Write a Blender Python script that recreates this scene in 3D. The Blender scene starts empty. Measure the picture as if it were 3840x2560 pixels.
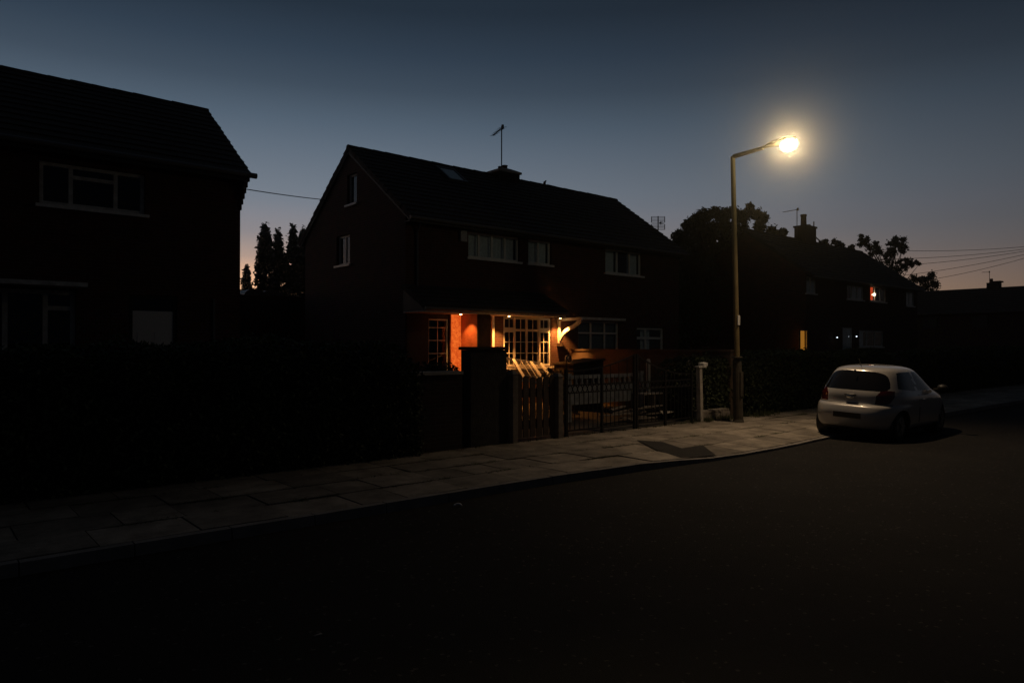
import bpy, bmesh, math, random
from mathutils import Vector, Matrix
R = math.radians
rng = random.Random(7)
S = bpy.context.scene
C = S.collection

# ------------------------------------------------------------------ camera
CAM = Vector((0, 0, 2.0)); F = 2667.0
CROT = Matrix.Rotation(R(-40.3), 3, 'Z') @ Matrix.Rotation(R(90.365), 3, 'X')
cd = bpy.data.cameras.new('camera'); cam = bpy.data.objects.new('camera', cd); C.objects.link(cam)
cam.matrix_world = Matrix.Translation(CAM) @ CROT.to_4x4()
cd.sensor_width = 36; cd.lens = 25.0; cd.clip_end = 2000; cd.clip_start = 0.05
S.camera = cam

def ray(u, v):
    return CROT @ Vector(((u-1920)/F, -(v-1280)/F, -1))
def at(u, v, **k):            # point seen at (u, v) of the photograph on a world plane X=, Y= or Z=
    d = ray(u, v); (a, c), = k.items(); i = 'XYZ'.index(a)
    return CAM + d*((c-CAM[i])/d[i])

# ------------------------------------------------------------------ materials
def mat(name, col, rough=.8, metal=0, spec=.5, var=0, vscale=6, bump=0, bscale=40, coat=0, col2=None):
    m = bpy.data.materials.new(name); m.use_nodes = True
    nt = m.node_tree; N = nt.nodes; L = nt.links
    b = N['Principled BSDF']
    b.inputs['Base Color'].default_value = (*col, 1)
    b.inputs['Roughness'].default_value = rough; b.inputs['Metallic'].default_value = metal
    b.inputs['Specular IOR Level'].default_value = spec
    b.inputs['Coat Weight'].default_value = coat
    tc = N.new('ShaderNodeTexCoord')
    if var or col2:
        n = N.new('ShaderNodeTexNoise'); n.inputs['Scale'].default_value = vscale; n.inputs['Detail'].default_value = 6
        L.new(tc.outputs['Object'], n.inputs['Vector'])
        r = N.new('ShaderNodeValToRGB')
        c2 = col2 or tuple(c*(1-var) for c in col)
        c1 = col if col2 else tuple(min(1, c*(1+var)) for c in col)
        r.color_ramp.elements[0].color = (*c2, 1); r.color_ramp.elements[0].position = .3
        r.color_ramp.elements[1].color = (*c1, 1); r.color_ramp.elements[1].position = .7
        L.new(n.outputs['Fac'], r.inputs['Fac']); L.new(r.outputs['Color'], b.inputs['Base Color'])
    if bump:
        n2 = N.new('ShaderNodeTexNoise'); n2.inputs['Scale'].default_value = bscale; n2.inputs['Detail'].default_value = 4
        L.new(tc.outputs['Object'], n2.inputs['Vector'])
        bp = N.new('ShaderNodeBump'); bp.inputs['Strength'].default_value = bump; bp.inputs['Distance'].default_value = .02
        L.new(n2.outputs['Fac'], bp.inputs['Height']); L.new(bp.outputs['Normal'], b.inputs['Normal'])
    return m

def brick_mat(name, c1, c2, mortar, bw=.225, bh=.075):
    m = bpy.data.materials.new(name); m.use_nodes = True
    nt = m.node_tree; N = nt.nodes; L = nt.links; b = N['Principled BSDF']; b.inputs['Roughness'].default_value = .85
    tc = N.new('ShaderNodeTexCoord'); sp = N.new('ShaderNodeSeparateXYZ'); cb = N.new('ShaderNodeCombineXYZ')
    ad = N.new('ShaderNodeMath'); ad.operation = 'ADD'
    L.new(tc.outputs['Object'], sp.inputs[0]); L.new(sp.outputs[0], ad.inputs[0]); L.new(sp.outputs[1], ad.inputs[1])
    L.new(ad.outputs[0], cb.inputs[0]); L.new(sp.outputs[2], cb.inputs[1])
    t = N.new('ShaderNodeTexBrick'); L.new(cb.outputs[0], t.inputs['Vector'])
    t.inputs['Color1'].default_value = (*c1, 1); t.inputs['Color2'].default_value = (*c2, 1); t.inputs['Mortar'].default_value = (*mortar, 1)
    t.inputs['Scale'].default_value = 1; t.inputs['Brick Width'].default_value = bw; t.inputs['Row Height'].default_value = bh
    t.inputs['Mortar Size'].default_value = .008; t.inputs['Mortar Smooth'].default_value = .2
    n = N.new('ShaderNodeTexNoise'); n.inputs['Scale'].default_value = 3; n.inputs['Detail'].default_value = 8
    L.new(tc.outputs['Object'], n.inputs['Vector'])
    mx = N.new('ShaderNodeMix'); mx.data_type = 'RGBA'; mx.blend_type = 'MULTIPLY'; mx.inputs[0].default_value = .55
    L.new(t.outputs['Color'], mx.inputs[6]); L.new(n.outputs['Color'], mx.inputs[7]); L.new(mx.outputs[2], b.inputs['Base Color'])
    bp = N.new('ShaderNodeBump'); bp.inputs['Strength'].default_value = .6; bp.inputs['Distance'].default_value = .01; bp.invert = True
    L.new(t.outputs['Fac'], bp.inputs['Height']); L.new(bp.outputs['Normal'], b.inputs['Normal'])
    return m

def glass_mat(name, tint=(.9, .95, .95), rough=.02):
    m = bpy.data.materials.new(name); m.use_nodes = True
    nt = m.node_tree; N = nt.nodes; L = nt.links; N.remove(N['Principled BSDF'])
    tr = N.new('ShaderNodeBsdfTransparent'); tr.inputs[0].default_value = (*tint, 1)
    gl = N.new('ShaderNodeBsdfGlossy'); gl.inputs['Roughness'].default_value = rough
    fr = N.new('ShaderNodeFresnel'); fr.inputs[0].default_value = 1.7
    ge = N.new('ShaderNodeNewGeometry'); sb = N.new('ShaderNodeMath'); sb.operation = 'SUBTRACT'; sb.inputs[0].default_value = 1
    ml = N.new('ShaderNodeMath'); ml.operation = 'MULTIPLY'      # only the outer face of a pane reflects
    L.new(ge.outputs['Backfacing'], sb.inputs[1]); L.new(fr.outputs[0], ml.inputs[0]); L.new(sb.outputs[0], ml.inputs[1])
    mx = N.new('ShaderNodeMixShader'); L.new(ml.outputs[0], mx.inputs[0]); L.new(tr.outputs[0], mx.inputs[1]); L.new(gl.outputs[0], mx.inputs[2])
    L.new(mx.outputs[0], N['Material Output'].inputs[0])
    return m

def emit_mat(name, col, st):
    m = bpy.data.materials.new(name); m.use_nodes = True
    nt = m.node_tree; N = nt.nodes; N.remove(N['Principled BSDF'])
    e = N.new('ShaderNodeEmission'); e.inputs[0].default_value = (*col, 1); e.inputs[1].default_value = st
    nt.links.new(e.outputs[0], N['Material Output'].inputs[0])
    return m

def dusty_mat():
    m = bpy.data.materials.new('dusty_glass'); m.use_nodes = True
    nt = m.node_tree; N = nt.nodes; L = nt.links; N.remove(N['Principled BSDF'])
    tr = N.new('ShaderNodeBsdfTransparent'); df = N.new('ShaderNodeBsdfDiffuse'); df.inputs[0].default_value = (.3,.28,.25,1)
    mx = N.new('ShaderNodeMixShader'); mx.inputs[0].default_value = .12
    L.new(tr.outputs[0], mx.inputs[1]); L.new(df.outputs[0], mx.inputs[2]); L.new(mx.outputs[0], N['Material Output'].inputs[0])
    return m

def bowl_mat(name, col, st):
    m = emit_mat(name, col, st); nt = m.node_tree; N = nt.nodes
    tr = N.new('ShaderNodeBsdfTransparent'); ad = N.new('ShaderNodeAddShader')
    nt.links.new(N['Emission'].outputs[0], ad.inputs[0]); nt.links.new(tr.outputs[0], ad.inputs[1]); nt.links.new(ad.outputs[0], N['Material Output'].inputs[0])
    return m

def sideglass_mat():      # obscured glass lit from inside the hall
    m = emit_mat('lit_obscured_glass', (1,.15,.03), .72); nt = m.node_tree; N = nt.nodes; L = nt.links
    tc = N.new('ShaderNodeTexCoord'); n = N.new('ShaderNodeTexNoise'); n.inputs['Scale'].default_value = 7; n.inputs['Detail'].default_value = 5; n.inputs['Distortion'].default_value = 1.5
    L.new(tc.outputs['Object'], n.inputs['Vector'])
    r = N.new('ShaderNodeValToRGB'); r.color_ramp.elements[0].position = .35; r.color_ramp.elements[1].position = .72
    r.color_ramp.elements[0].color = (.80,.088,.010,1); r.color_ramp.elements[1].color = (1.3,.23,.03,1)
    L.new(n.outputs['Fac'], r.inputs['Fac']); L.new(r.outputs['Color'], N['Emission'].inputs[0])
    return m

def slab_mat():
    m = mat('concrete_slab', (.27, .25, .23), .9, bump=.35, bscale=60)
    nt = m.node_tree; N = nt.nodes; L = nt.links; b = N['Principled BSDF']
    at_ = N.new('ShaderNodeAttribute'); at_.attribute_name = 'tone'
    tc = N.new('ShaderNodeTexCoord')
    n = N.new('ShaderNodeTexNoise'); n.inputs['Scale'].default_value = 2.2; n.inputs['Detail'].default_value = 9; n.inputs['Roughness'].default_value = .7
    L.new(tc.outputs['Object'], n.inputs['Vector'])
    r = N.new('ShaderNodeValToRGB'); r.color_ramp.elements[0].position = .3; r.color_ramp.elements[1].position = .72
    r.color_ramp.elements[0].color = (.10, .088, .072, 1); r.color_ramp.elements[1].color = (.40, .36, .305, 1)
    L.new(n.outputs['Fac'], r.inputs['Fac'])
    mx = N.new('ShaderNodeMix'); mx.data_type = 'RGBA'; mx.blend_type = 'MULTIPLY'; mx.inputs[0].default_value = 1
    L.new(r.outputs['Color'], mx.inputs[6]); L.new(at_.outputs['Color'], mx.inputs[7]); L.new(mx.outputs[2], b.inputs['Base Color'])
    return m

def asphalt_mat(name, base):
    m = mat(name, (base, base, base), .95, spec=.15, bump=.5, bscale=90)
    nt = m.node_tree; N = nt.nodes; L = nt.links; b = N['Principled BSDF']
    tc = N.new('ShaderNodeTexCoord')
    n = N.new('ShaderNodeTexNoise'); n.inputs['Scale'].default_value = .5; n.inputs['Detail'].default_value = 10; n.inputs['Roughness'].default_value = .75
    v = N.new('ShaderNodeTexVoronoi'); v.inputs['Scale'].default_value = 45
    L.new(tc.outputs['Object'], n.inputs['Vector']); L.new(tc.outputs['Object'], v.inputs['Vector'])
    r = N.new('ShaderNodeValToRGB'); r.color_ramp.elements[0].position = .3; r.color_ramp.elements[1].position = .75
    r.color_ramp.elements[0].color = (base*.65, base*.63, base*.62, 1); r.color_ramp.elements[1].color = (base*1.35, base*1.3, base*1.22, 1)
    L.new(n.outputs['Fac'], r.inputs['Fac'])
    s = N.new('ShaderNodeMath'); s.operation = 'GREATER_THAN'; s.inputs[1].default_value = .988
    sp = N.new('ShaderNodeSeparateColor'); L.new(v.outputs['Color'], sp.inputs[0]); L.new(sp.outputs[0], s.inputs[0])
    mx = N.new('ShaderNodeMix'); mx.data_type = 'RGBA'; L.new(s.outputs[0], mx.inputs[0]); L.new(r.outputs['Color'], mx.inputs[6])
    mx.inputs[7].default_value = (.075, .07, .065, 1); L.new(mx.outputs[2], b.inputs['Base Color'])
    return m

M = dict(
    brick=brick_mat('red_brick', (.125, .046, .030), (.085, .034, .024), (.12, .095, .08)),
    darkbrick=brick_mat('brown_brick', (.06, .035, .028), (.04, .025, .02), (.07, .06, .052)),
    stone=mat('rubble_stone', (.34, .31, .27), .95, col2=(.14, .12, .10), vscale=9, bump=1, bscale=18),
    tile=mat('roof_tile', (.042, .035, .031), .85, var=.3, vscale=5, bump=.4, bscale=25),
    stucco=mat('orange_render', (.55, .17, .085), .8, var=.22, vscale=3.5, bump=.5, bscale=16),
    fencewall=mat('brown_render', (.13, .09, .065), .9, var=.25, vscale=3, bump=.4, bscale=30),
    white=mat('white_plastic', (.74, .74, .72), .4, var=.06, vscale=3),
    paint=mat('white_gloss_paint', (.72, .71, .68), .35, var=.1, vscale=8),
    oldwhite=mat('weathered_white_paint', (.55, .54, .52), .7, var=.25, vscale=7),
    glass=glass_mat('window_glass'),
    dusty=dusty_mat(),
    curtain=mat('net_curtain', (.80, .80, .84), .95, var=.15, vscale=14),
    darkwood=mat('dark_timber', (.06, .04, .028), .7, var=.35, vscale=9),
    postwood=mat('weathered_timber', (.20, .17, .145), .9, var=.3, vscale=7, bump=.4),
    iron=mat('black_iron', (.015, .015, .016), .5, metal=.4),
    metal=mat('dull_aluminium', (.12, .12, .12), .45, metal=.6),
    darkmetal=mat('dark_metal', (.03, .03, .03), .5, metal=.3),
    gutter=mat('grey_plastic_gutter', (.10, .10, .10), .5),
    lamp_post=mat('galvanised_column', (.20, .155, .075), .6, metal=.15, var=.15, vscale=4),
    concrete=mat('pale_concrete', (.42, .39, .35), .9, var=.2, vscale=6, bump=.3),
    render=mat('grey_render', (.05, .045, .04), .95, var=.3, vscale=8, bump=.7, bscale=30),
    leaf=mat('leaf', (.045, .065, .025), .7, var=.35, vscale=1.5),
    hedge=mat('privet_leaf', (.045, .06, .026), .75, var=.35, vscale=2),
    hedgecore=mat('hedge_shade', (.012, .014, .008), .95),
    bark=mat('bark', (.05, .04, .03), .95, var=.3, bump=.6),
    soil=mat('garden_soil', (.05, .042, .035), .95, var=.3, vscale=2, bump=.5, bscale=8),
    grass=mat('grass_blade', (.05, .065, .022), .8, var=.3),
    slab=slab_mat(), asphalt=asphalt_mat('asphalt', .019), patch=asphalt_mat('tarmac_patch', .035),
    kerb=mat('kerb_stone', (.21, .195, .18), .9, var=.25, vscale=4, bump=.4),
    rubber=mat('tyre_rubber', (.012, .012, .012), .8),
    rim=mat('alloy', (.25, .25, .25), .35, metal=.8),
    carpaint=mat('pale_car_paint', (.39, .385, .38), .30, metal=.15, coat=1),
    carglass=mat('tinted_glass', (.006, .006, .007), .03, spec=.6),
    trim=mat('black_trim', (.015, .015, .015), .5),
    taillens=mat('red_lens', (.045, .004, .004), .08, coat=1),
    chrome=mat('chrome', (.6, .6, .6), .12, metal=1),
    plate=mat('shaded_yellow_plate', (.035, .028, .012), .5),  # yellow plate, darkened for the shade under the bumper ledge
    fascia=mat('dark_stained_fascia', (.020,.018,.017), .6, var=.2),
    fenceboard=mat('grimy_white_paint', (.42,.42,.43), .8, var=.35, vscale=6),
    sideglass=sideglass_mat(),
    darkbase=mat('dark_column_base', (.06,.052,.04), .8, var=.35, vscale=5),
    wire=mat('cable', (.012, .012, .012), .7),
    pot=mat('clay_pot', (.14, .07, .045), .9, var=.2),
    board=mat('pale_board', (.62, .56, .48), .8, var=.2, vscale=4),
    litter=mat('pale_plastic_scrap', (.75, .75, .72), .5),
    bowl=bowl_mat('lamp_bowl_light', (1, .74, .30), 1.15),
    arc=bowl_mat('lamp_arc_light', (1, .84, .52), 34),
    spot=emit_mat('downlight_lens', (1, .55, .2), 26),
    redlit=emit_mat('red_lit_curtain', (1, .09, .02), .62),
    amberlit=emit_mat('amber_lit_curtain', (1, .36, .04), .36),
    bulb=emit_mat('small_bulb', (1, .75, .45), 8),
    whitebulb=emit_mat('small_white_bulb', (.8, .9, 1), 2.2),
)
def add_slots(o, ms):
    for m in ms: o.data.materials.append(m)

# ------------------------------------------------------------------ objects
def link(name, me, parent=None):
    o = bpy.data.objects.new(name, me); C.objects.link(o)
    if parent is not None:
        o.parent = parent
        if parent.type == 'EMPTY': o.matrix_parent_inverse = Matrix.Translation(-parent.location)
    return o
def tag(o, label, cat, group=None):
    o['label'] = label; o['category'] = cat
    if group: o['group'] = group
    return o
def thing(name, loc, label, cat, group=None):
    o = bpy.data.objects.new(name, None); C.objects.link(o); o.location = loc; o.empty_display_size = .3
    return tag(o, label, cat, group)
class MB:
    def __init__(s): s.v = []; s.f = []; s.smooth = False
    def quad(s, *p):
        n = len(s.v); s.v += [Vector(q) for q in p]; s.f.append(tuple(range(n, n+len(p))))
    def hexa(s, p):    # 8 points: bottom 4 then top 4, counter-clockwise from above
        n = len(s.v); s.v += [Vector(q) for q in p]
        for f in ((3,2,1,0),(4,5,6,7),(0,1,5,4),(1,2,6,5),(2,3,7,6),(3,0,4,7)): s.f.append(tuple(n+i for i in f))
    def box(s, x0, x1, y0, y1, z0, z1):
        s.hexa([(x0,y0,z0),(x1,y0,z0),(x1,y1,z0),(x0,y1,z0),(x0,y0,z1),(x1,y0,z1),(x1,y1,z1),(x0,y1,z1)])
    def bbox(s, B, a0, a1, d0, d1, b0, b1):   # box in a wall basis B = (origin, along, outward, up)
        o, ux, n, uz = B
        P = lambda a, d, b: o+ux*a+n*d+uz*b
        s.hexa([P(a0,d1,b0),P(a1,d1,b0),P(a1,d0,b0),P(a0,d0,b0),P(a0,d1,b1),P(a1,d1,b1),P(a1,d0,b1),P(a0,d0,b1)])
    def tube(s, pts, rad, n=8, cap=True):
        pts = [Vector(p) for p in pts]; rs = rad if isinstance(rad, (list, tuple)) else [rad]*len(pts)
        base = len(s.v); up = None
        for i, p in enumerate(pts):
            t = (pts[min(i+1, len(pts)-1)]-pts[max(i-1, 0)]).normalized()
            if up is None: up = Vector((0,0,1)) if abs(t.z) < .9 else Vector((1,0,0))
            a = t.cross(up).normalized(); b = a.cross(t).normalized(); up = b
            for k in range(n):
                w = 2*math.pi*k/n; s.v.append(p+(a*math.cos(w)+b*math.sin(w))*rs[i])
        for i in range(len(pts)-1):
            for k in range(n):
                k2 = (k+1) % n
                s.f.append((base+i*n+k, base+i*n+k2, base+(i+1)*n+k2, base+(i+1)*n+k))
        if cap:
            s.f.append(tuple(base+k for k in reversed(range(n)))); e = base+(len(pts)-1)*n
            s.f.append(tuple(e+k for k in range(n)))
    def bar(s, p, q, w, h=None):     # square bar between two points
        p, q = Vector(p), Vector(q); h = h or w; t = (q-p).normalized()
        up = Vector((0,0,1)) if abs(t.z) < .95 else Vector((0,1,0))
        a = t.cross(up).normalized()*w/2; b = a.cross(t).normalized()*h/2
        s.hexa([p-a-b, p+a-b, q+a-b, q-a-b, p-a+b, p+a+b, q+a+b, q-a+b])
    def ell(s, c, r, nu=14, nv=8, lower=False):
        c = Vector(c); base = len(s.v); v0 = -math.pi/2; v1 = 0 if lower else math.pi/2
        for j in range(nv+1):
            p = v0+(v1-v0)*j/nv
            for i in range(nu):
                w = 2*math.pi*i/nu
                s.v.append(c+Vector((r[0]*math.cos(p)*math.cos(w), r[1]*math.cos(p)*math.sin(w), r[2]*math.sin(p))))
        for j in range(nv):
            for i in range(nu):
                i2 = (i+1) % nu; s.f.append((base+j*nu+i, base+j*nu+i2, base+(j+1)*nu+i2, base+(j+1)*nu+i))
    def mesh(s, name, m, smooth=False, origin=None, bevel=0):
        me = bpy.data.meshes.new(name); o = Vector(origin) if origin is not None else Vector()
        me.from_pydata([p-o for p in s.v], [], s.f); me.materials.append(m)
        if smooth or bevel:
            bm = bmesh.new(); bm.from_mesh(me)
            if smooth: bmesh.ops.remove_doubles(bm, verts=bm.verts, dist=1e-4)
            if bevel: bmesh.ops.bevel(bm, geom=bm.edges[:], offset=bevel, segments=1, affect='EDGES')
            if smooth:
                bmesh.ops.recalc_face_normals(bm, faces=bm.faces)
                for f in bm.faces: f.smooth = True
            bm.to_mesh(me); bm.free()
        me.update(); return me
    def obj(s, name, m, parent=None, smooth=False, bevel=0):
        return link(name, s.mesh(name, m, smooth, bevel=bevel), parent)
    def solo(s, name, m, loc, label, cat, group=None, smooth=False, bevel=0):
        o = link(name, s.mesh(name, m, smooth, origin=loc, bevel=bevel)); o.location = loc
        return tag(o, label, cat, group)
    def struct(s, name, m):
        o = s.obj(name, m); o['kind'] = 'structure'; return o
X_, Y_, Z_ = Vector((1,0,0)), Vector((0,1,0)), Vector((0,0,1))

# ------------------------------------------------------------------ sky and light
w = bpy.data.worlds.new('World'); S.world = w; w.use_nodes = True
nt = w.node_tree; N = nt.nodes; L = nt.links; bg = N['Background']
geo = N.new('ShaderNodeTexCoord'); sep = N.new('ShaderNodeSeparateXYZ'); L.new(geo.outputs['Generated'], sep.inputs[0])
def mth(op, a, b=None, clamp=False):
    n = N.new('ShaderNodeMath'); n.operation = op; n.use_clamp = clamp
    for i, x in enumerate((a, b)):
        if x is None: continue
        if isinstance(x, (int, float)): n.inputs[i].default_value = x
        else: L.new(x, n.inputs[i])
    return n.outputs[0]
SKY = [(-.02,(.22,.17,.13)),(.05,(.25,.20,.165)),(.094,(.25,.222,.215)),(.13,(.222,.222,.236)),(.174,(.196,.213,.248)),(.208,(.163,.194,.236)),
       (.259,(.113,.148,.193)),(.292,(.080,.114,.156)),(.334,(.045,.068,.098)),(.375,(.026,.044,.069)),(.423,(.013,.024,.039)),(.50,(.012,.022,.035)),(.65,(.012,.020,.031)),(1.0,(.005,.008,.012))]
GLOW = [(0,(1.3,.62,.22)),(.05,(1.1,.52,.17)),(.094,(.56,.25,.075)),(.118,(.20,.085,.02)),(.15,(.045,.016,.002)),(.19,(0,0,0))]     # last light along the horizon
rp = N.new('ShaderNodeValToRGB'); cr = rp.color_ramp
z01 = mth('ADD', mth('MULTIPLY', sep.outputs[2], 1/1.1), .1/1.1, True)
L.new(z01, rp.inputs[0])
while len(cr.elements) < len(SKY): cr.elements.new(.5)
for e, (z, c) in zip(cr.elements, SKY): e.position = (z+.1)/1.1; e.color = (*c, 1)
sunaz = ray(700, 1297); sunaz.z = 0; sunaz.normalize()
hl = mth('SQRT', mth('ADD', mth('MULTIPLY', sep.outputs[0], sep.outputs[0]), mth('ADD', mth('MULTIPLY', sep.outputs[1], sep.outputs[1]), 1e-5)))
ca = mth('DIVIDE', mth('ADD', mth('MULTIPLY', sep.outputs[0], sunaz.x), mth('MULTIPLY', sep.outputs[1], sunaz.y)), hl)
ha = mth('ADD', mth('MULTIPLY', ca, .5), .5, True)
az = mth('POWER', ha, 3.3); az2 = mth('POWER', ha, 8.5)
rg = N.new('ShaderNodeValToRGB'); cg_ = rg.color_ramp; L.new(mth('MULTIPLY', sep.outputs[2], 5, True), rg.inputs[0])
while len(cg_.elements) < len(GLOW): cg_.elements.new(.5)
for e, (z, c) in zip(cg_.elements, GLOW): e.position = z*5; e.color = (*c, 1)
vg = N.new('ShaderNodeVectorMath'); vg.operation = 'SCALE'; L.new(rg.outputs[0], vg.inputs[0]); L.new(az2, vg.inputs['Scale'])
vm = N.new('ShaderNodeVectorMath'); vm.operation = 'SCALE'; L.new(rp.outputs[0], vm.inputs[0]); L.new(az, vm.inputs['Scale'])
va = N.new('ShaderNodeVectorMath'); va.operation = 'ADD'; va.inputs[1].default_value = (.0058,.0068,.0092)
vs = N.new('ShaderNodeVectorMath'); vs.operation = 'ADD'; L.new(vm.outputs[0], vs.inputs[0]); L.new(vg.outputs[0], vs.inputs[1])
L.new(vs.outputs[0], va.inputs[0]); L.new(va.outputs[0], bg.inputs[0]); bg.inputs[1].default_value = 1.0

# ------------------------------------------------------------------ ground, road, pavement
m_ = MB(); m_.quad((-300,-300,-.03),(500,-300,-.03),(500,500,-.03),(-300,500,-.03)); m_.struct('ground', M['soil'])
m_ = MB(); m_.quad((-60,.2,0),(72,.2,0),(72,8.2,0),(-60,8.2,0)); m_.struct('road', M['asphalt'])
PROP = 10.5
def lerp_tab(tab, x):
    if x <= tab[0][0]: return tab[0][1]
    for (a, b), (c, d) in zip(tab, tab[1:]):
        if x <= c: return b+(d-b)*(x-a)/(c-a)
    return tab[-1][1]
KY = [(0,7.50),(7,7.47),(9.5,7.30),(11,7.12),(13,7.12),(15,7.25),(19,7.42),(60,7.5)]
KZ = [(-60,.115),(9,.115),(11,.045),(15.2,.045),(17,.115),(70,.115)]
kerb_y = lambda x: lerp_tab(KY, x)
kerb_z = lambda x: lerp_tab(KZ, x)
def ground_z(x, y):     # pavement height, dropping at the crossing
    f = min(1, max(0, (y-kerb_y(x))/1.6)); return kerb_z(x)*(1-f)+.12*f
kb = MB(); x = -12.0
while x < 70:
    g = .006; x1 = x+.91
    p = [(x+g,kerb_y(x)),(x1-g,kerb_y(x1)),(x1-g,kerb_y(x1)+.125),(x+g,kerb_y(x)+.125)]
    zz = [kerb_z(x)+rng.uniform(-.004,.004), kerb_z(x1)+rng.uniform(-.004,.004)]
    b = [(q[0],q[1],-.05) for q in p]; t = [(q[0],q[1]+(.015 if i < 2 else 0),zz[0 if i in (0,3) else 1]) for i, q in enumerate(p)]
    kb.hexa(b+t); x = x1
kb.struct('kerb', M['kerb'])
m_ = MB(); xs = [-12+i*1.0 for i in range(83)]
for a, b in zip(xs, xs[1:]):
    m_.quad((a,kerb_y(a)+.12,kerb_z(a)-.02),(b,kerb_y(b)+.12,kerb_z(b)-.02),(b,PROP+.1,.10),(a,PROP+.1,.10))
m_.struct('pavement_bed', M['soil'])
pv = MB(); tones = []
rows = 4
for r_ in range(rows):
    x = -12+rng.uniform(0,.6)
    while x < 69:
        ln = rng.choice((.62,.92,.92,.92)); x1 = x+ln
        def yy(xx, k): y0 = kerb_y(xx)+.132; return y0+(PROP+.02-y0)*k/rows
        g = .004+rng.random()*.007; fl = .15 if 9.8 < x < 15.5 else 1; dz = fl*rng.uniform(-.007,.007); t1, t2 = fl*rng.uniform(-.006,.006), fl*rng.uniform(-.006,.006)
        c = [(x+g,yy(x,r_)+g),(x1-g,yy(x1,r_)+g),(x1-g,yy(x1,r_+1)-g),(x+g,yy(x,r_+1)-g)]
        tz = [ground_z(*q)+dz+(t1 if i in (1,2) else 0)+(t2 if i > 1 else 0) for i, q in enumerate(c)]
        pv.hexa([(q[0],q[1],z-.06) for q, z in zip(c, tz)]+[(q[0],q[1],z) for q, z in zip(c, tz)])
        tones.append(rng.uniform(.62,1.1)); x = x1
pav = pv.struct('pavement', M['slab'])
ca_ = pav.data.color_attributes.new('tone', 'FLOAT_COLOR', 'POINT')
for i, t in enumerate(tones):
    for k in range(8): ca_.data[i*8+k].color = (t, t*.98, t*.95, 1)
pp = [Vector((q.x, max(q.y, kerb_y(q.x)+.15), 0)) for q in [at(u, v, Z=.10) for u, v in ((2386,1655),(2486,1662),(2558,1680),(2635,1668),(2768,1710),(2690,1722),(2552,1714),(2450,1684))]]
bm = bmesh.new(); bm.faces.new([bm.verts.new((p.x,p.y,0)) for p in pp]); bmesh.ops.triangulate(bm, faces=bm.faces[:])
bmesh.ops.subdivide_edges(bm, edges=bm.edges[:], cuts=5, use_grid_fill=True); bmesh.ops.recalc_face_normals(bm, faces=bm.faces)
me = bpy.data.meshes.new('pavement_patch')
for v in bm.verts: v.co.z = ground_z(v.co.x, v.co.y)+.012
if bm.faces[:][0].normal.z < 0: bmesh.ops.reverse_faces(bm, faces=bm.faces[:])
bm.to_mesh(me); bm.free(); me.materials.append(M['patch']); o = link('pavement_patch', me); o['kind'] = 'structure'

m_ = MB(); m_.quad((-40,PROP+.1,.10),(70,PROP+.1,.10),(70,60,.35),(-40,60,.35)); m_.struct('garden_ground', M['soil'])
m_ = MB(); m_.quad((-60,-6,.1),(70,-6,.1),(70,.2,.1),(-60,.2,.1)); m_.quad((-60,.2,.1),(70,.2,.1),(70,.2,-.02),(-60,.2,-.02)); m_.struct('near_pavement', M['kerb'])

# ------------------------------------------------------------------ foliage helpers
def leaf_quad(mb, p, s, r):
    a = Vector((r.gauss(0,1), r.gauss(0,1), r.gauss(0,1))).normalized()
    b = a.cross(Vector((r.gauss(0,1), r.gauss(0,1), r.gauss(0,1)))).normalized()
    a = a*s*r.uniform(.7,1.3); b = b*s*.55
    n = len(mb.v); mb.v += [p-a, p+b*.9-a*.1, p+a, p-b*.9-a*.1]; mb.f.append((n,n+1,n+2,n+3))
def crown(mb, blobs, per, size, r, hollow=.35, cl=5, spread=.22):
    for c, rad in blobs:
        c = Vector(c); rad = rad if isinstance(rad, (tuple, list)) else (rad,)*3
        for _ in range(per):
            while True:
                d = Vector((r.uniform(-1,1), r.uniform(-1,1), r.uniform(-1,1)))
                if hollow < d.length < 1: break
            q = c+Vector((d.x*rad[0], d.y*rad[1], d.z*rad[2]))
            for _ in range(cl):
                leaf_quad(mb, q+Vector((r.gauss(0,spread), r.gauss(0,spread), r.gauss(0,spread))), size, r)

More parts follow.
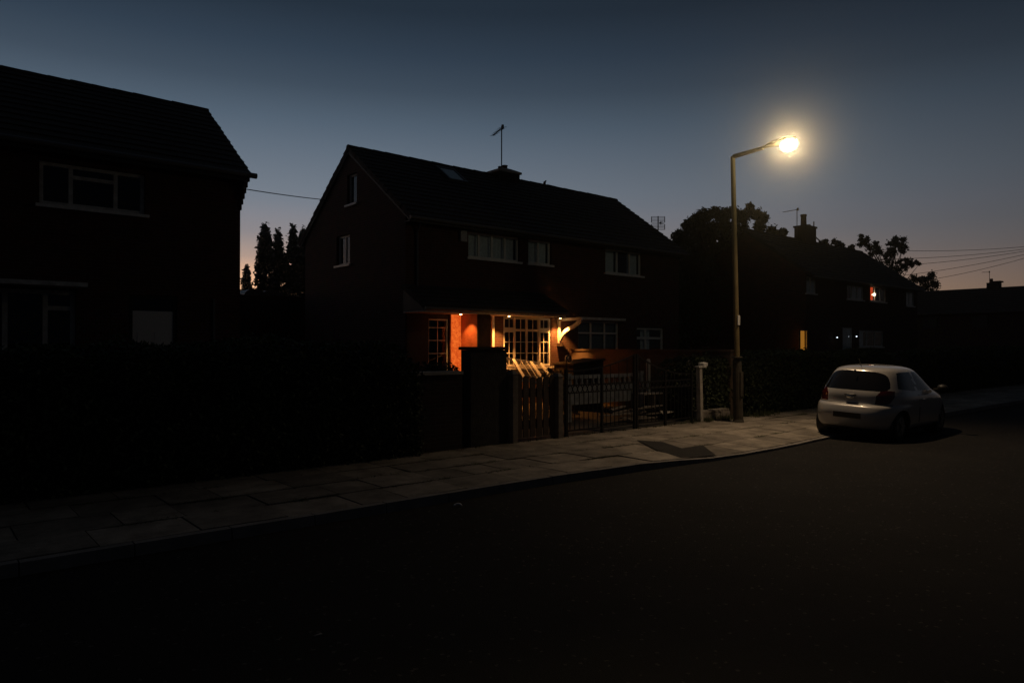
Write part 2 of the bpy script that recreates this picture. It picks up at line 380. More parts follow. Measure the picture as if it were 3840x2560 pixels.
def hedge(x0, x1, y0, y1, h, label, seed, n, ls=.05, endround=.5, dip=None):
    r = random.Random(seed)
    o = thing('hedge', ((x0+x1)/2,(y0+y1)/2,.1), label, 'hedge')
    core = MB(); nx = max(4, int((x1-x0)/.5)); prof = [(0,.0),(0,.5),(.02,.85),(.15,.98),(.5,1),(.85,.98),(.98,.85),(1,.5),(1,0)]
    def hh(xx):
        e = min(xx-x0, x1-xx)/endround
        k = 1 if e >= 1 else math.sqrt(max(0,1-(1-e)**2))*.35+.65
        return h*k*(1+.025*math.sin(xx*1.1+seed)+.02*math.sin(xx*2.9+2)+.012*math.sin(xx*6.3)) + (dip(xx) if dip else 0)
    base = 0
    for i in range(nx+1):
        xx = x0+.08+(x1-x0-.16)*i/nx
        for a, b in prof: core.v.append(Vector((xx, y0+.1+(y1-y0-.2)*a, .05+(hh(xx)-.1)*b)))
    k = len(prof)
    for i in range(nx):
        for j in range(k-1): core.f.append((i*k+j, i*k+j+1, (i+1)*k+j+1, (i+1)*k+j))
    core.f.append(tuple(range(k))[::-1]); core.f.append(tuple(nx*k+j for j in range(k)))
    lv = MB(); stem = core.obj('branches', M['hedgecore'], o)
    for _ in range(n):
        xx = r.uniform(x0, x1); t = r.random(); H = hh(xx)
        per = H*.62+(y1-y0)*.6
        if r.random() < H*.62/per: y = y0+r.gauss(0,.035); z = r.uniform(.05, H*.99); y += max(0, z/H-.8)**2*2*(y1-y0)*.5
        else: y = r.uniform(y0, y1); e = abs(2*(y-y0)/(y1-y0)-1); z = H*(1-.12*max(0,e-.6)**1.5)+r.gauss(0,.03)
        if r.random() < .03 : z += r.uniform(0,.12)
        if r.random() < .10:
            xx = (x0 if r.random() < .5 else x1)+r.gauss(0,.05); y = r.uniform(y0,y1); z = r.uniform(.05,hh(min(max(xx,x0+.05),x1-.05)))
        leaf_quad(lv, Vector((xx,y,z)), ls, r)
    lv.obj('foliage', M['hedge'], o)
    return o

# ------------------------------------------------------------------ walls, windows, roofs
def wall_cols(mb, B, a0, a1, b0, top, holes, depth):
    """wall face with real openings: holes = (a0,a1,b0,b1); top(a) = height; reveals go inwards by depth"""
    o, ux, n, uz = B
    P = lambda a, b, d=0: o+ux*a+uz*b-n*d
    cuts = sorted({a0, a1, *[h[0] for h in holes], *[h[1] for h in holes]})
    cuts = [c for c in cuts if a0 <= c <= a1]
    for ca0, ca1 in zip(cuts, cuts[1:]):
        mid = (ca0+ca1)/2; z = b0
        for h in sorted([h for h in holes if h[0] < mid < h[1]], key=lambda h: h[2]):
            mb.quad(P(ca0,z),P(ca1,z),P(ca1,h[2]),P(ca0,h[2])); z = h[3]
        mb.quad(P(ca0,z),P(ca1,z),P(ca1,top(ca1)),P(ca0,top(ca0)))
    for h in holes:
        q = [(h[0],h[2]),(h[1],h[2]),(h[1],h[3]),(h[0],h[3])]
        for (p1, p2) in zip(q, q[1:]+q[:1]): mb.quad(P(*p1),P(*p2),P(*p2,depth),P(*p1,depth))

def window(parent, B, h, fw=.06, coff=.16, mull=(), trans=(), thin=(), recess=.09, sill=True, curtain=None, sash=(), name='window', m=None, pane=None, cmat=None):
    a0, a1, b0, b1 = h; m = m or M['white']; fb = MB(); D0, D1 = -recess-.06, -recess
    e = .002
    fb.bbox(B, a0+e, a0+fw, D0, D1, b0+e, b1-e); fb.bbox(B, a1-fw, a1-e, D0, D1, b0+e, b1-e)
    fb.bbox(B, a0+fw, a1-fw, D0, D1, b0+e, b0+fw); fb.bbox(B, a0+fw, a1-fw, D0, D1, b1-fw, b1-e)
    for a in mull: fb.bbox(B, a-fw*.5, a+fw*.5, D0+.004, D1-.003, b0+fw, b1-fw)
    for (b, s0, s1) in trans: fb.bbox(B, s0, s1, D0+.006, D1-.005, b-fw*.5, b+fw*.5)
    for (s0, s1, t0, t1) in sash:
        w2 = fw*.8
        fb.bbox(B, s0, s0+w2, D1-.004, D1+.018, t0, t1); fb.bbox(B, s1-w2, s1, D1-.004, D1+.018, t0, t1)
        fb.bbox(B, s0+w2, s1-w2, D1-.004, D1+.018, t0, t0+w2); fb.bbox(B, s0+w2, s1-w2, D1-.004, D1+.018, t1-w2, t1)
    for k, (kind, pos, s0, s1) in enumerate(thin):
        d = .0011*(k % 4)
        if kind == 'v': fb.bbox(B, pos-.011, pos+.011, D1-.022-d, D1-.008+d, s0, s1)
        else: fb.bbox(B, s0, s1, D1-.0225-d, D1-.0085+d, pos-.011, pos+.011)
    wo = fb.obj(name, m, parent)
    pm = MB(); pm.bbox(B, a0+fw*.5, a1-fw*.5, D0+.026, D0+.030, b0+fw*.5, b1-fw*.5); pm.obj('pane', pane or M['glass'], wo)
    if sill:
        sm = MB(); sm.bbox(B, a0-.07, a1+.07, -recess, .07, b0-.07, b0-.003); sm.obj('sill', M['paint'], wo)
    for (c0, c1) in (curtain or ()):
        cm = MB(); o, ux, n, uz = B; k = max(6, int((c1-c0)/.05)); pts = []
        for i in range(k+1):
            a = c0+(c1-c0)*i/k; d = -recess-coff+.018*min(1,coff/.1)*math.sin(i*1.9)+.008*math.sin(i*.7); pts.append((a, d))
        for (p1, p2) in zip(pts, pts[1:]):
            cm.quad(o+ux*p1[0]+n*p1[1]+uz*(b0+.03), o+ux*p2[0]+n*p2[1]+uz*(b0+.03), o+ux*p2[0]+n*p2[1]+uz*(b1-.03), o+ux*p1[0]+n*p1[1]+uz*(b1-.03))
        cm.obj('curtain', cmat or M['curtain'], wo, smooth=True)
    return wo

def roof_slope(mb, x0, x1, ye, ze, yr, zr, course=.30, along='X'):
    """tile courses from eave (ye, ze) to ridge (yr, zr); every course a thin tilted slab, so the verge is stepped"""
    Lh = math.hypot(yr-ye, zr-ze); n = max(4, round(Lh/course)); dy, dz = (yr-ye)/n, (zr-ze)/n
    nz = Vector((0, -dz, abs(dy)) if dy > 0 else (0, dz, abs(dy))).normalized()
    for i in range(n):
        a = Vector((0, ye+dy*i-dy*.12, ze+dz*i-dz*.12)); b = Vector((0, ye+dy*(i+1), ze+dz*(i+1)))
        t0, t1 = nz*.045, nz*.012; u0 = -nz*.10
        j = [rng.uniform(-.012,.012) for _ in range(2)]
        X0, X1 = Vector((x0+j[0],0,0)), Vector((x1+j[1],0,0))
        lo, hi = (a, b)
        q = [X0+lo+u0, X1+lo+u0, X1+hi+u0, X0+hi+u0, X0+lo+t0, X1+lo+t0, X1+hi+t1, X0+hi+t1]
        if dy < 0: q = [q[1],q[0],q[3],q[2],q[5],q[4],q[7],q[6]]
        if along == 'Y': q = [Vector((p.y, p.x, p.z)) for p in q]; q = [q[1],q[0],q[3],q[2],q[5],q[4],q[7],q[6]]
        mb.hexa(q)
def ridge_tiles(mb, p0, p1):
    p0, p1 = Vector(p0), Vector(p1); n = max(1, int((p1-p0).length/.45)); d = (p1-p0)/n
    for i in range(n):
        q = p0+d*i+Vector((0,0,rng.uniform(-.008,.01)))
        mb.tube([q, q+d*.985], [.115, .105], 8)

# ------------------------------------------------------------------ the semi-detached pair with the lit porch
YF = 17.3; YE = 16.95
g = at(1310, 549, Y=20.65); RZ = g.z
HX0, HX1 = 10.72, at(2307, 749, Y=20.65).x
EZ = at(1754, 836, Y=YE).z
YB = 2*20.65-YF
H = thing('semi_detached_house', ((HX0+HX1)/2, YF, .12), 'dark brick semi-detached house with a porch glowing orange, between two other houses', 'house')
BF = (Vector((0,YF,0)), X_, -Y_, Z_)                       # front wall basis
BG = (Vector((HX0,0,0)), -Y_, -X_, Z_)                     # left gable basis: along = -Y
def hole(u0, v0, u1, v1, **k):                             # opening from two photo corners, on a facade
    p, q = at(u0, v0, **k), at(u1, v1, **k)
    if 'Y' in k: return (p.x, q.x, q.z, p.z)
    return (-p.y, -q.y, q.z, p.z)
wA = hole(1756, 866, 1949, 982, Y=YF); zA = (at(1756,963,Y=YF).z, at(1756,866,Y=YF).z); wA = (wA[0], wA[1], zA[0], zA[1])
wB = (at(1981,900,Y=YF).x, at(2068,900,Y=YF).x, zA[0], zA[1])
wC = (at(2270,930,Y=YF).x, at(2408,930,Y=YF).x, at(2270,1022,Y=YF).z, at(2270,930,Y=YF).z)
wD = hole(1888, 1193, 2067, 1370, Y=YF); wD = (wD[0], wD[1], at(2067,1372,Y=YF).z, at(1888,1186,Y=YF).z)
wE = (at(1606,1300,Y=YF).x, at(1682,1300,Y=YF).x, .9, at(1680,1196,Y=YF).z)
wF = (at(2168,1250,Y=YF).x, at(2320,1250,Y=YF).x, 1.2, at(2168,1202,Y=YF).z)
dG = (at(2388,1300,Y=YF).x, at(2492,1300,Y=YF).x, .2, at(2400,1226,Y=YF).z)
gT = hole(1302, 648, 1338, 764, X=HX0); gL = hole(1262, 888, 1312, 988, X=HX0)
gT = (gT[0], gT[1], at(1320,764,X=HX0).z, at(1320,651,X=HX0).z)
wl = MB()
wall_cols(wl, BF, HX0, HX1, .1, lambda a: EZ, [wA,wB,wC,wD,wE,wF,dG], .09)
slope = (RZ-EZ)/(20.65-YE)
gtop = lambda a: RZ-.12-abs(-a-20.65)*slope
gh = [gT, gL]
cutsR = [-20.65]
gw0, gw1 = -YB, -YF
def gable(mb, B, holes):
    o, ux, n, uz = B
    for s0, s1 in ((gw0,-20.65),(-20.65,gw1)):
        hs = []
        for h in holes:
            a, b = max(h[0],s0), min(h[1],s1)
            if a < b: hs.append((a,b,h[2],h[3]))
        wall_cols(mb, B, s0, s1, .1, gtop, hs, .0)
    P = lambda a, b, d=0: o+ux*a+uz*b-n*d
    for h in holes:
        q = [(h[0],h[2]),(h[1],h[2]),(h[1],h[3]),(h[0],h[3])]
        for (p1, p2) in zip(q, q[1:]+q[:1]): mb.quad(P(*p1),P(*p2),P(*p2,.09),P(*p1,.09))
gable(wl, BG, gh)
wall_cols(wl, (Vector((HX1,0,0)), Y_, X_, Z_), YF, YB, .1, lambda a: RZ-.12-abs(a-20.65)*slope, [], 0) if False else None
for s0, s1 in ((YF,20.65),(20.65,YB)): wall_cols(wl, (Vector((HX1,0,0)), Y_, X_, Z_), s0, s1, .1, lambda a: RZ-.12-abs(a-20.65)*slope, [], 0)
wall_cols(wl, (Vector((0,YB,0)), -X_, Y_, Z_), -HX1, -HX0, .1, lambda a: EZ, [], 0)
wl.obj('wall', M['brick'], H)
rf = MB(); roof_slope(rf, HX0-.08, HX1+.08, YE, EZ+.02, 20.65, RZ-.03); roof_slope(rf, HX0-.08, HX1+.08, 2*20.65-YE, EZ+.02, 20.65, RZ-.03)
ridge_tiles(rf, (HX0-.08,20.65,RZ-.06), (HX1+.08,20.65,RZ-.06))
roof = rf.obj('roof', M['tile'], H)
sf = MB(); sf.box(HX0-.05, HX1+.05, YE+.02, YF-.003, EZ-.16, EZ-.12); sf.box(HX0-.05, HX1+.05, YE-.005, YE+.018, EZ-.17, EZ+.0)
sf.obj('fascia_board', M['fascia'], H)
gt = MB(); gt.tube([(HX0-.1,YE-.06,EZ-.06),(HX1+.1,YE-.06,EZ-.06)], .055, 10); gt.tube([(HX0+.35,YE+.1,EZ-.1),(HX0+.35,YF-.06,EZ-.4),(HX0+.35,YF-.06,3.7)], .035, 8)
gt.obj('gutter', M['gutter'], H, smooth=False)
# verge boards on the left gable
vb = MB()
for sgn in (-1, 1):
    p = Vector((HX0-.05, 20.65+sgn*(20.65-YE), EZ-.10)); q = Vector((HX0-.05, 20.65, RZ-.15)); vb.bar(p, q, .03, .14)
vb.obj('verge_board', M['fascia'], H)
# chimney
cp = at(1890, 655, Y=20.65)
ch = MB(); ch.box(cp.x-.50, cp.x+.50, 20.65-.33, 20.65+.33, RZ-.4, RZ+.11)
cho = ch.obj('chimney', M['darkbrick'], roof)
# chimney cap: sloped flaunching
cc = MB(); b0 = [(cp.x-.56,20.26,RZ+.11),(cp.x+.56,20.26,RZ+.11),(cp.x+.56,21.04,RZ+.11),(cp.x-.56,21.04,RZ+.11)]
cc.hexa(b0+[(p[0],p[1],RZ+.18) for p in b0])
t0 = [(p[0],p[1],RZ+.182) for p in b0]; cc.hexa(t0+[(cp.x-.2,20.5,RZ+.31),(cp.x+.2,20.5,RZ+.31),(cp.x+.2,20.8,RZ+.31),(cp.x-.2,20.8,RZ+.31)])
cc.obj('chimney_cap', M['concrete'], roof)
cq = MB(); cq.tube([(cp.x+.03,20.65,RZ+.27),(cp.x+.03,20.65,RZ+.40),(cp.x+.03,20.65,RZ+.44)], [.12,.105,.125], 12); cq.obj('chimney_pot', M['pot'], roof)
for u in (1938, 2041):
    fn = MB(); p = at(u, 685, Y=20.65); fn.tube([(p.x,20.65,RZ-.05),(p.x+.02,20.65,RZ+.12),(p.x+.1,20.65,RZ+.2)], [.07,.05,.02], 6); fn.obj('ridge_vent', M['pot'], roof)
# roof window on the front slope
def on_slope(u, v):
    d = ray(u, v); n = Vector((0,-slope,1)); p0 = Vector((0,20.65,RZ)); return CAM+d*((p0-CAM).dot(n)/d.dot(n))
q = [on_slope(*p) for p in ((1683,675),(1741,684),(1699,645),(1641,642))]
nrm = Vector((0,-slope,1)).normalized(); e1 = (q[1]-q[0]); xw0, xw1 = min(p.x for p in q), max(p.x for p in q)
sk = MB(); c_ = sum(q, Vector())/4; su = Vector((0,1,slope)).normalized()
BR = (c_, X_, nrm, su); hw_, hh_ = .39, .52
for a0,a1,b0,b1 in ((-hw_,-hw_+.07,-hh_,hh_),(hw_-.07,hw_,-hh_,hh_),(-hw_+.07,hw_-.07,-hh_,-hh_+.07),(-hw_+.07,hw_-.07,hh_-.07,hh_)): sk.bbox(BR,a0,a1,-.02,.11,b0,b1)
sko = sk.obj('roof_window', M['gutter'], H)
pn = MB(); pn.bbox(BR,-hw_+.06,hw_-.06,.085,.09,-hh_+.06,hh_-.06); pn.obj('pane', M['glass'], sko)
pn = MB(); pn.bbox(BR,-hw_+.06,hw_-.06,.058,.064,-hh_+.06,hh_-.06); pn.obj('brightening_backing', M['white'], sko)  # pale backing added behind the glass so the roof window looks brighter
# windows
def even(h, k): return [h[0]+(h[1]-h[0])*i/k for i in range(1, k)]
mA = [wA[0]+(wA[1]-wA[0])*f for f in (.23,.48,.74)]
window(H, BF, wA, mull=mA, curtain=[(wA[0]+.05, wA[1]-.05)])
window(H, BF, wB, mull=even(wB,2), curtain=[(wB[0]+.05, wB[1]-.05)])
mC = [wC[0]+(wC[1]-wC[0])*f for f in (.36,.70)]
window(H, BF, wC, mull=mC, curtain=[(wC[0]+.05, mC[0]-.02),(mC[1]+.02, wC[1]-.05)])
window(H, BG, gT, curtain=None)
window(H, BG, gL, mull=even(gL,2), fw=.07, curtain=None)
# the lit window: four lights wide, top lights above, glazing bars
W = wD; u4 = [W[0]+(W[1]-W[0])*f for f in (.25,.5,.755)]
zt = W[2]+(W[3]-W[2])*.735
cols = [W[0]+.06, *u4, W[1]-.06]; thin = []
for i in range(4):
    mid = (cols[i]+cols[i+1])/2; thin.append(('v', mid, W[2]+.06, zt)); thin.append(('v', mid, zt, W[3]-.06))
    for f in (.34,.66): thin.append(('h', W[2]+.06+(zt-W[2]-.06)*f, cols[i], cols[i+1]))
window(H, BF, W, fw=.075, mull=u4, trans=[(zt, W[0]+.075, W[1]-.075)], thin=thin, recess=.05,
       sash=[(W[0]+.02, u4[0]+.01, zt+.02, W[3]-.02), (u4[2]-.01, W[1]-.02, zt+.02, W[3]-.02), (W[0]+.02,u4[0]+.01,W[2]+.02,zt-.01),(u4[2]-.01,W[1]-.02,W[2]+.02,zt-.01)])
W = wE; thin = [('v', (W[0]+W[1])/2, W[2]+.05, W[3]-.05)]+[('h', at(1640,v,Y=YF).z, W[0]+.05, W[1]-.05) for v in (1228,1276,1325)]
window(H, BF, W, fw=.05, thin=thin, recess=.04, sill=False)
W = wF; mF = [W[0]+(W[1]-W[0])*f for f in (.33,.67)]; ztF = at(2200,1248,Y=YF).z
window(H, BF, W, fw=.055, mull=mF, trans=[(ztF, W[0]+.05, W[1]-.05)], curtain=[(W[0]+.05,W[1]-.05)], recess=.05,
       cmat=mat('grey_net', (.16,.16,.17), .95, var=.15))
fc = MB(); fc.box(W[0]-.12, W[1]+.14, YF-.22, YF-.003, W[3]+.03, W[3]+.12); fc.obj('window_canopy', M['oldwhite'], H)
window(H, BF, dG, fw=.09, mull=[dG[0]+(dG[1]-dG[0])*.38], trans=[(2.3, dG[0]+.09, dG[1]-.09)], sill=False, name='door', curtain=[(dG[0]+(dG[1]-dG[0])*.30, dG[0]+(dG[1]-dG[0])*.62)])
# orange rendered strip and the projecting porch pier
sx0, sx1 = at(1684,1300,Y=YF).x, at(1727,1300,Y=YF).x
SOF = at(1728,1177,Y=16.75).z
st = MB(); st.box(sx0, sx0+.035, YF-.06, YF-.003, .12, SOF); st.box(sx1-.01, sx1+.03, YF-.06, YF-.003, .12, SOF); st.box(sx0+.035, sx1-.01, YF-.06, YF-.003, .12, .4)
slo = st.obj('sidelight', M['stucco'], H)
st = MB(); st.box(sx0+.036, sx1-.011, YF-.04, YF-.003, .401, SOF-.003); st.obj('lit_glass', M['sideglass'], slo)
st = MB(); st.box(sx1+.031, sx1+.6, YF-.03, YF-.003, .12, SOF); st.obj('porch_wall', M['stucco'], H)
px = sx1; py = px/(at(1790,1300,Y=YF).x/YF); pw = at(1838,1300,Y=py).x
pr = MB(); pr.box(px, pw, py+.02, YF-.035, .12, SOF-.002); pr.obj('porch_pier', M['stucco'], H)
pf = MB(); pf.box(px+.004, pw, py-.02, py+.018, .12, SOF-.004); pf.obj('pier_cladding', M['darkwood'], H)
sc_ = MB(); e0, e1 = wE[0]-.003, wE[1]+.003     # near-black panel added to stand in for the shade round the side window
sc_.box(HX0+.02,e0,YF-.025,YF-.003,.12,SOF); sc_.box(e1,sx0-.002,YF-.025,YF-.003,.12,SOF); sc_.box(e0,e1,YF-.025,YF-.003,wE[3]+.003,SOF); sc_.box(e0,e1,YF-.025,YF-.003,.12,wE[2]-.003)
sc_.obj('shade_panel', M['fascia'], H)
dp = MB(); dx = at(1845,1300,Y=YF).x; dp.box(dx-.045, dx+.045, YF-.07, YF-.004, 1.9, SOF-.003); dp.obj('downpipe', M['paint'], H)
# canopy (pent roof along the front of the lit half)
CE = 16.15; cx1 = at(2120,1195,Y=CE).x+.05; cx0 = HX0-.12; CT = at(1587,1072,Y=YF).z
cn = MB(); roof_slope(cn, cx0, cx1, CE-.04, SOF+.17, YF, CT, .27); cno = cn.obj('canopy', M['tile'], H)
cs = MB(); cs.box(cx0+.02, cx1-.02, CE+.03, YF-.036, SOF+.002, SOF+.03); cs.box(cx0+.02, cx1-.02, CE, CE+.028, SOF-.01, SOF+.14); cs.obj('soffit', M['oldwhite'], cno)
cg = MB(); cg.tube([(cx0,CE-.05,SOF+.09),(cx1+.02,CE-.05,SOF+.09)], .05, 8); cg.obj('gutter', M['gutter'], cno)
ck = MB(); ck.hexa([(cx0+.03,CE+.05,SOF+.03),(cx0+.06,CE+.05,SOF+.03),(cx0+.06,YF-.01,SOF+.03),(cx0+.03,YF-.01,SOF+.03),(cx0+.03,CE+.06,SOF+.08),(cx0+.06,CE+.06,SOF+.08),(cx0+.06,YF-.01,CT-.12),(cx0+.03,YF-.01,CT-.12)])
ck.obj('end_board', M['fascia'], cno)
for i, (u, v) in enumerate(((1728,1177),(1909,1185),(2101,1193))):
    p = at(u, v, Y=(16.72,16.82,16.95)[i])
    b = MB(); b.tube([(p.x,p.y,SOF-.012),(p.x,p.y,SOF+.001)], [.05,.05], 16); dl = b.obj('downlight', M['chrome'], H)
    b = MB(); b.ell((p.x,p.y,SOF-.012), (.036,.036,.016), 12, 4, lower=True); b.obj('lens', M['spot'], dl, smooth=True)
    ld = bpy.data.lights.new('downlight_lamp', 'SPOT'); lo = bpy.data.objects.new('downlight_lamp', ld); C.objects.link(lo)
    ld.energy = (50, 330, 330)[i]; ld.color = (1,.375,.075); ld.spot_size = R((84,118,94)[i]); ld.spot_blend = .55; ld.shadow_soft_size = .03
    lo.location = (p.x, p.y, SOF-.04); lo.rotation_euler = Vector(((.35,.05,-1),(-.22,-.16,-1),(.12,.10,-1))[i]).to_track_quat('-Z','Y').to_euler()
# gallows bracket at the end of the canopy
bx = at(2094,1240,Y=YF).x; zb = at(2094,1285,Y=YF).z
bk = MB(); bk.box(bx-.045, bx+.045, YF-.07, YF-.004, zb, SOF-.004); bk.box(bx-.044, bx+.044, CE+.04, YF-.072, SOF-.09, SOF-.002)
pts = []
for i in range(13):
    t = i/12; y = YF-.08-(YF-.08-CE-.12)*(t**1.0); z = zb+.10+(SOF-.09-zb-.10)*(t**.75+.06*math.sin(t*math.pi*2)); pts.append((bx,y,z))
for a, b in zip(pts, pts[1:]): bk.bar(a, b, .085, .11)
bk.obj('bracket', M['paint'], H)
cb = MB(); cb.box(bx-.07, bx+.07, YF-.16, YF-.004, zb-.12, zb-.003); cb.obj('corbel', M['darkwood'], H)
for y0, z1 in ((YF-.02, zb-.5),):
    p = at(2124,1336,Y=16.2)
# two small alarm / vent boxes on the upper wall
ab = MB(); p = at(1735,880,Y=YF); ab.box(p.x-.14, p.x+.1, YF-.1, YF-.004, p.z-.22, p.z+.12); ab.obj('alarm_box', M['fenceboard'], H)

# aerials
def yagi(name, base, top, head, label, n=7):
    o = thing('tv_aerial', base, label, 'aerial', 'television aerials above the roofs')
    b = MB(); b.tube([base, top], .022, 8); b.obj('mast', M['metal'], o)
    b = MB(); a, c = Vector(head[0]), Vector(head[1]); b.bar(a, c, .035); d = (c-a); s = Vector((d.y,-d.x,0)); s = s.normalized() if s.length > .01 else X_
    for i in range(n):
        q_ = a+d*(i/(n-1)); l = .10+.06*(1-i/n); b.bar(q_-s*l, q_+s*l, .012)
    b.bar(a+Vector((0,0,-.06)), a+Vector((0,0,.1)), .07)
    b.obj('antenna', M['metal'], o); return o
ab_ = Vector((cp.x-.12, 20.65, RZ+.25)); tp = at(1881,474,Y=20.65); tp.x += 0
yo = yagi('a', ab_, Vector((tp.x,20.65,tp.z)), (at(1885,478,Y=20.65), at(1849,508,Y=20.2)), 'tall thin television aerial on the chimney of the house with the lit porch')
b = MB(); q_ = at(1874,632,Y=20.65); b.tube([(q_.x,20.65,q_.z-.09),(q_.x,20.65,q_.z-.05),(q_.x,20.65,q_.z+.07),(q_.x,20.65,q_.z+.09)],[.03,.07,.07,.03],10); b.obj('mast_clamp', M['darkmetal'], yo)
# grid aerial by the right verge
gp = at(2468, 862, X=HX1); go = thing('grid_aerial', gp, 'square grid television aerial at the right end of the lit house roof', 'aerial', 'television aerials above the roofs')
gt_ = at(2471, 812, X=HX1)
b = MB(); b.tube([gp-Vector((0,0,.25)), Vector((gp.x,gp.y,gt_.z+.02))], .022, 8); b.obj('mast', M['metal'], go)
b = MB(); sc = (at(2493,840,X=HX1)-at(2446,840,X=HX1)).length
vx = Vector((.763,-.647,0)); cz0, cz1 = at(2468,861,X=HX1).z, gt_.z; hwid = 24/F*(gp-CAM).length
for s_, e_ in ((cz0,cz0+(cz1-cz0)*.42),(cz0+(cz1-cz0)*.55,cz1)):
    for k in range(5):
        z = s_+(e_-s_)*k/4; bow = .05*abs(k-2); b.bar(Vector((gp.x,gp.y,z))-vx*hwid, Vector((gp.x,gp.y,z))+vx*hwid, .016)
    for s2 in (-1,1): b.bar(Vector((gp.x,gp.y,s_))+vx*hwid*s2, Vector((gp.x,gp.y,e_))+vx*hwid*s2, .022)
for k in range(6):
    z = cz0+(cz1-cz0)*.5; w_ = k*.5-1.3; b.bar(Vector((gp.x,gp.y-.06,z)), Vector((gp.x,gp.y-.1,z))+vx*.14*math.cos(w_)+Z_*.09*math.sin(w_), .014)
b.obj('grid_reflector', M['metal'], go)

# ------------------------------------------------------------------ house on the left
GX = at(940, 655, Y=YE).x; LE = at(938, 655, Y=YE).z; LRY = 20.1; lr = at(781, 413, X=GX); LRY = lr.y; LRZ = lr.z
LX0 = -7.2; LYB = 2*LRY-YF
H1 = thing('brick_house', ((LX0+GX)/2, YF, .12), 'dark brick house with unlit windows behind the tall hedge, cut by the left edge', 'house')
lw1 = (at(147,700,Y=YF).x, at(545,700,Y=YF).x, at(569,808,Y=YF).z, at(545,655,Y=YF).z)
lw2 = (at(-60,1150,Y=YF).x, at(285,1150,Y=YF).x, 1.0, at(160,1085,Y=YF).z)
ld_ = (at(483,1150,Y=YF).x, at(665,1150,Y=YF).x, .2, at(575,1108,Y=YF).z)
wl = MB(); wall_cols(wl, BF, LX0, GX-.12, .1, lambda a: LE, [lw1,lw2,ld_], .09)
ls_ = (LRZ-LE)/(LRY-YE)
for xx, n_, d_ in ((GX-.12, X_, 1), (LX0, -X_, -1)):
    for s0, s1 in ((YF,LRY),(LRY,LYB)): wall_cols(wl, (Vector((xx,0,0)), Y_, n_, Z_), s0, s1, .1, lambda a: LRZ-.12-abs(a-LRY)*ls_, [], 0)
wall_cols(wl, (Vector((0,LYB,0)), -X_, Y_, Z_), -GX+.12, -LX0, .1, lambda a: LE, [], 0)
for k in range(6):    # stepped brick corbels under the eave corner
    z1 = LE-.03-.13*k; d = .30-.05*k; wl.box(GX-.119, GX-.119+d*.36, YF-d, YF+.3, z1-.13, z1-.002)
wl.obj('wall', M['brick'], H1)
rf = MB(); roof_slope(rf, LX0-.1, GX, YE, LE+.02, LRY, LRZ-.03); roof_slope(rf, LX0-.1, GX, 2*LRY-YE, LE+.02, LRY, LRZ-.03)
ridge_tiles(rf, (LX0,LRY,LRZ-.06),(GX,LRY,LRZ-.06)); rf.obj('roof', M['tile'], H1)
b = MB(); b.box(LX0, GX-.02, YE-.005, YE+.018, LE-.17, LE+.0); b.box(LX0,GX-.02,YE+.02,YF-.3,LE-.16,LE-.12); b.obj('fascia_board', M['fascia'], H1)
b = MB(); b.tube([(LX0,YE-.06,LE-.03),(GX+.12,YE-.06,LE-.03)], .065, 10); b.obj('gutter', M['gutter'], H1)
mm = [at(u,700,Y=YF).x for u in (268,437)]
window(H1, BF, lw1, fw=.08, m=M['oldwhite'], mull=mm, trans=[(at(350,672,Y=YF).z, mm[0], mm[1])])
mm = [at(u,1150,Y=YF).x for u in (20,172)]
window(H1, BF, lw2, fw=.09, m=M['oldwhite'], mull=mm, trans=[(at(230,1155,Y=YF).z, mm[1], lw2[1]-.09)])
b = MB(); b.box(LX0, lw2[1]+.1, YF-.7, YF-.003, lw2[3]+.04, lw2[3]+.13); b.obj('window_canopy', M['oldwhite'], H1)
b = MB(); a0,a1,b0,b1 = ld_; ztop = at(575,1166,Y=YF).z
b.box(a0+.002,a0+.08,YF+.03,YF+.1,b0,b1); b.box(a1-.08,a1-.002,YF+.03,YF+.1,b0,b1); b.box(a0+.08,a1-.08,YF+.03,YF+.1,b1-.08,b1-.002); dfr = b
b = MB(); b.box(a0+.081,a1-.081,YF+.05,YF+.095,b0,ztop)
for i in range(2):
    for j in range(2): b.box(a0+.18+i*(a1-a0-.3)/2, a0+.06+(i+1)*(a1-a0-.3)/2+.05, YF+.04, YF+.049, b0+.25+j*1.0, b0+1.1+j*1.0)
do = b.obj('door', mat('off_white_door', (.66,.64,.62), .5), H1); dfr.obj('door_frame', M['fascia'], do)
b = MB(); b.box(a0+.08,a1-.08,YF+.07,YF+.075,ztop,b1-.08); b.obj('pane', M['glass'], do)
b = MB(); b.tube([(a1-.14,YF+.0,1.55),(a1-.14,YF+.0,1.68)],.012,8); b.tube([(a1-.14,YF+.05,1.61),(a1-.14,YF,1.61)],.01,6); b.obj('handle', M['chrome'], do)
b = MB(); p = at(800,1185,Y=YF); b.box(p.x-.02,p.x+.03,YF-.05,YF-.004,.2,at(800,1120,Y=YF).z); b.obj('downpipe', M['gutter'], H1)

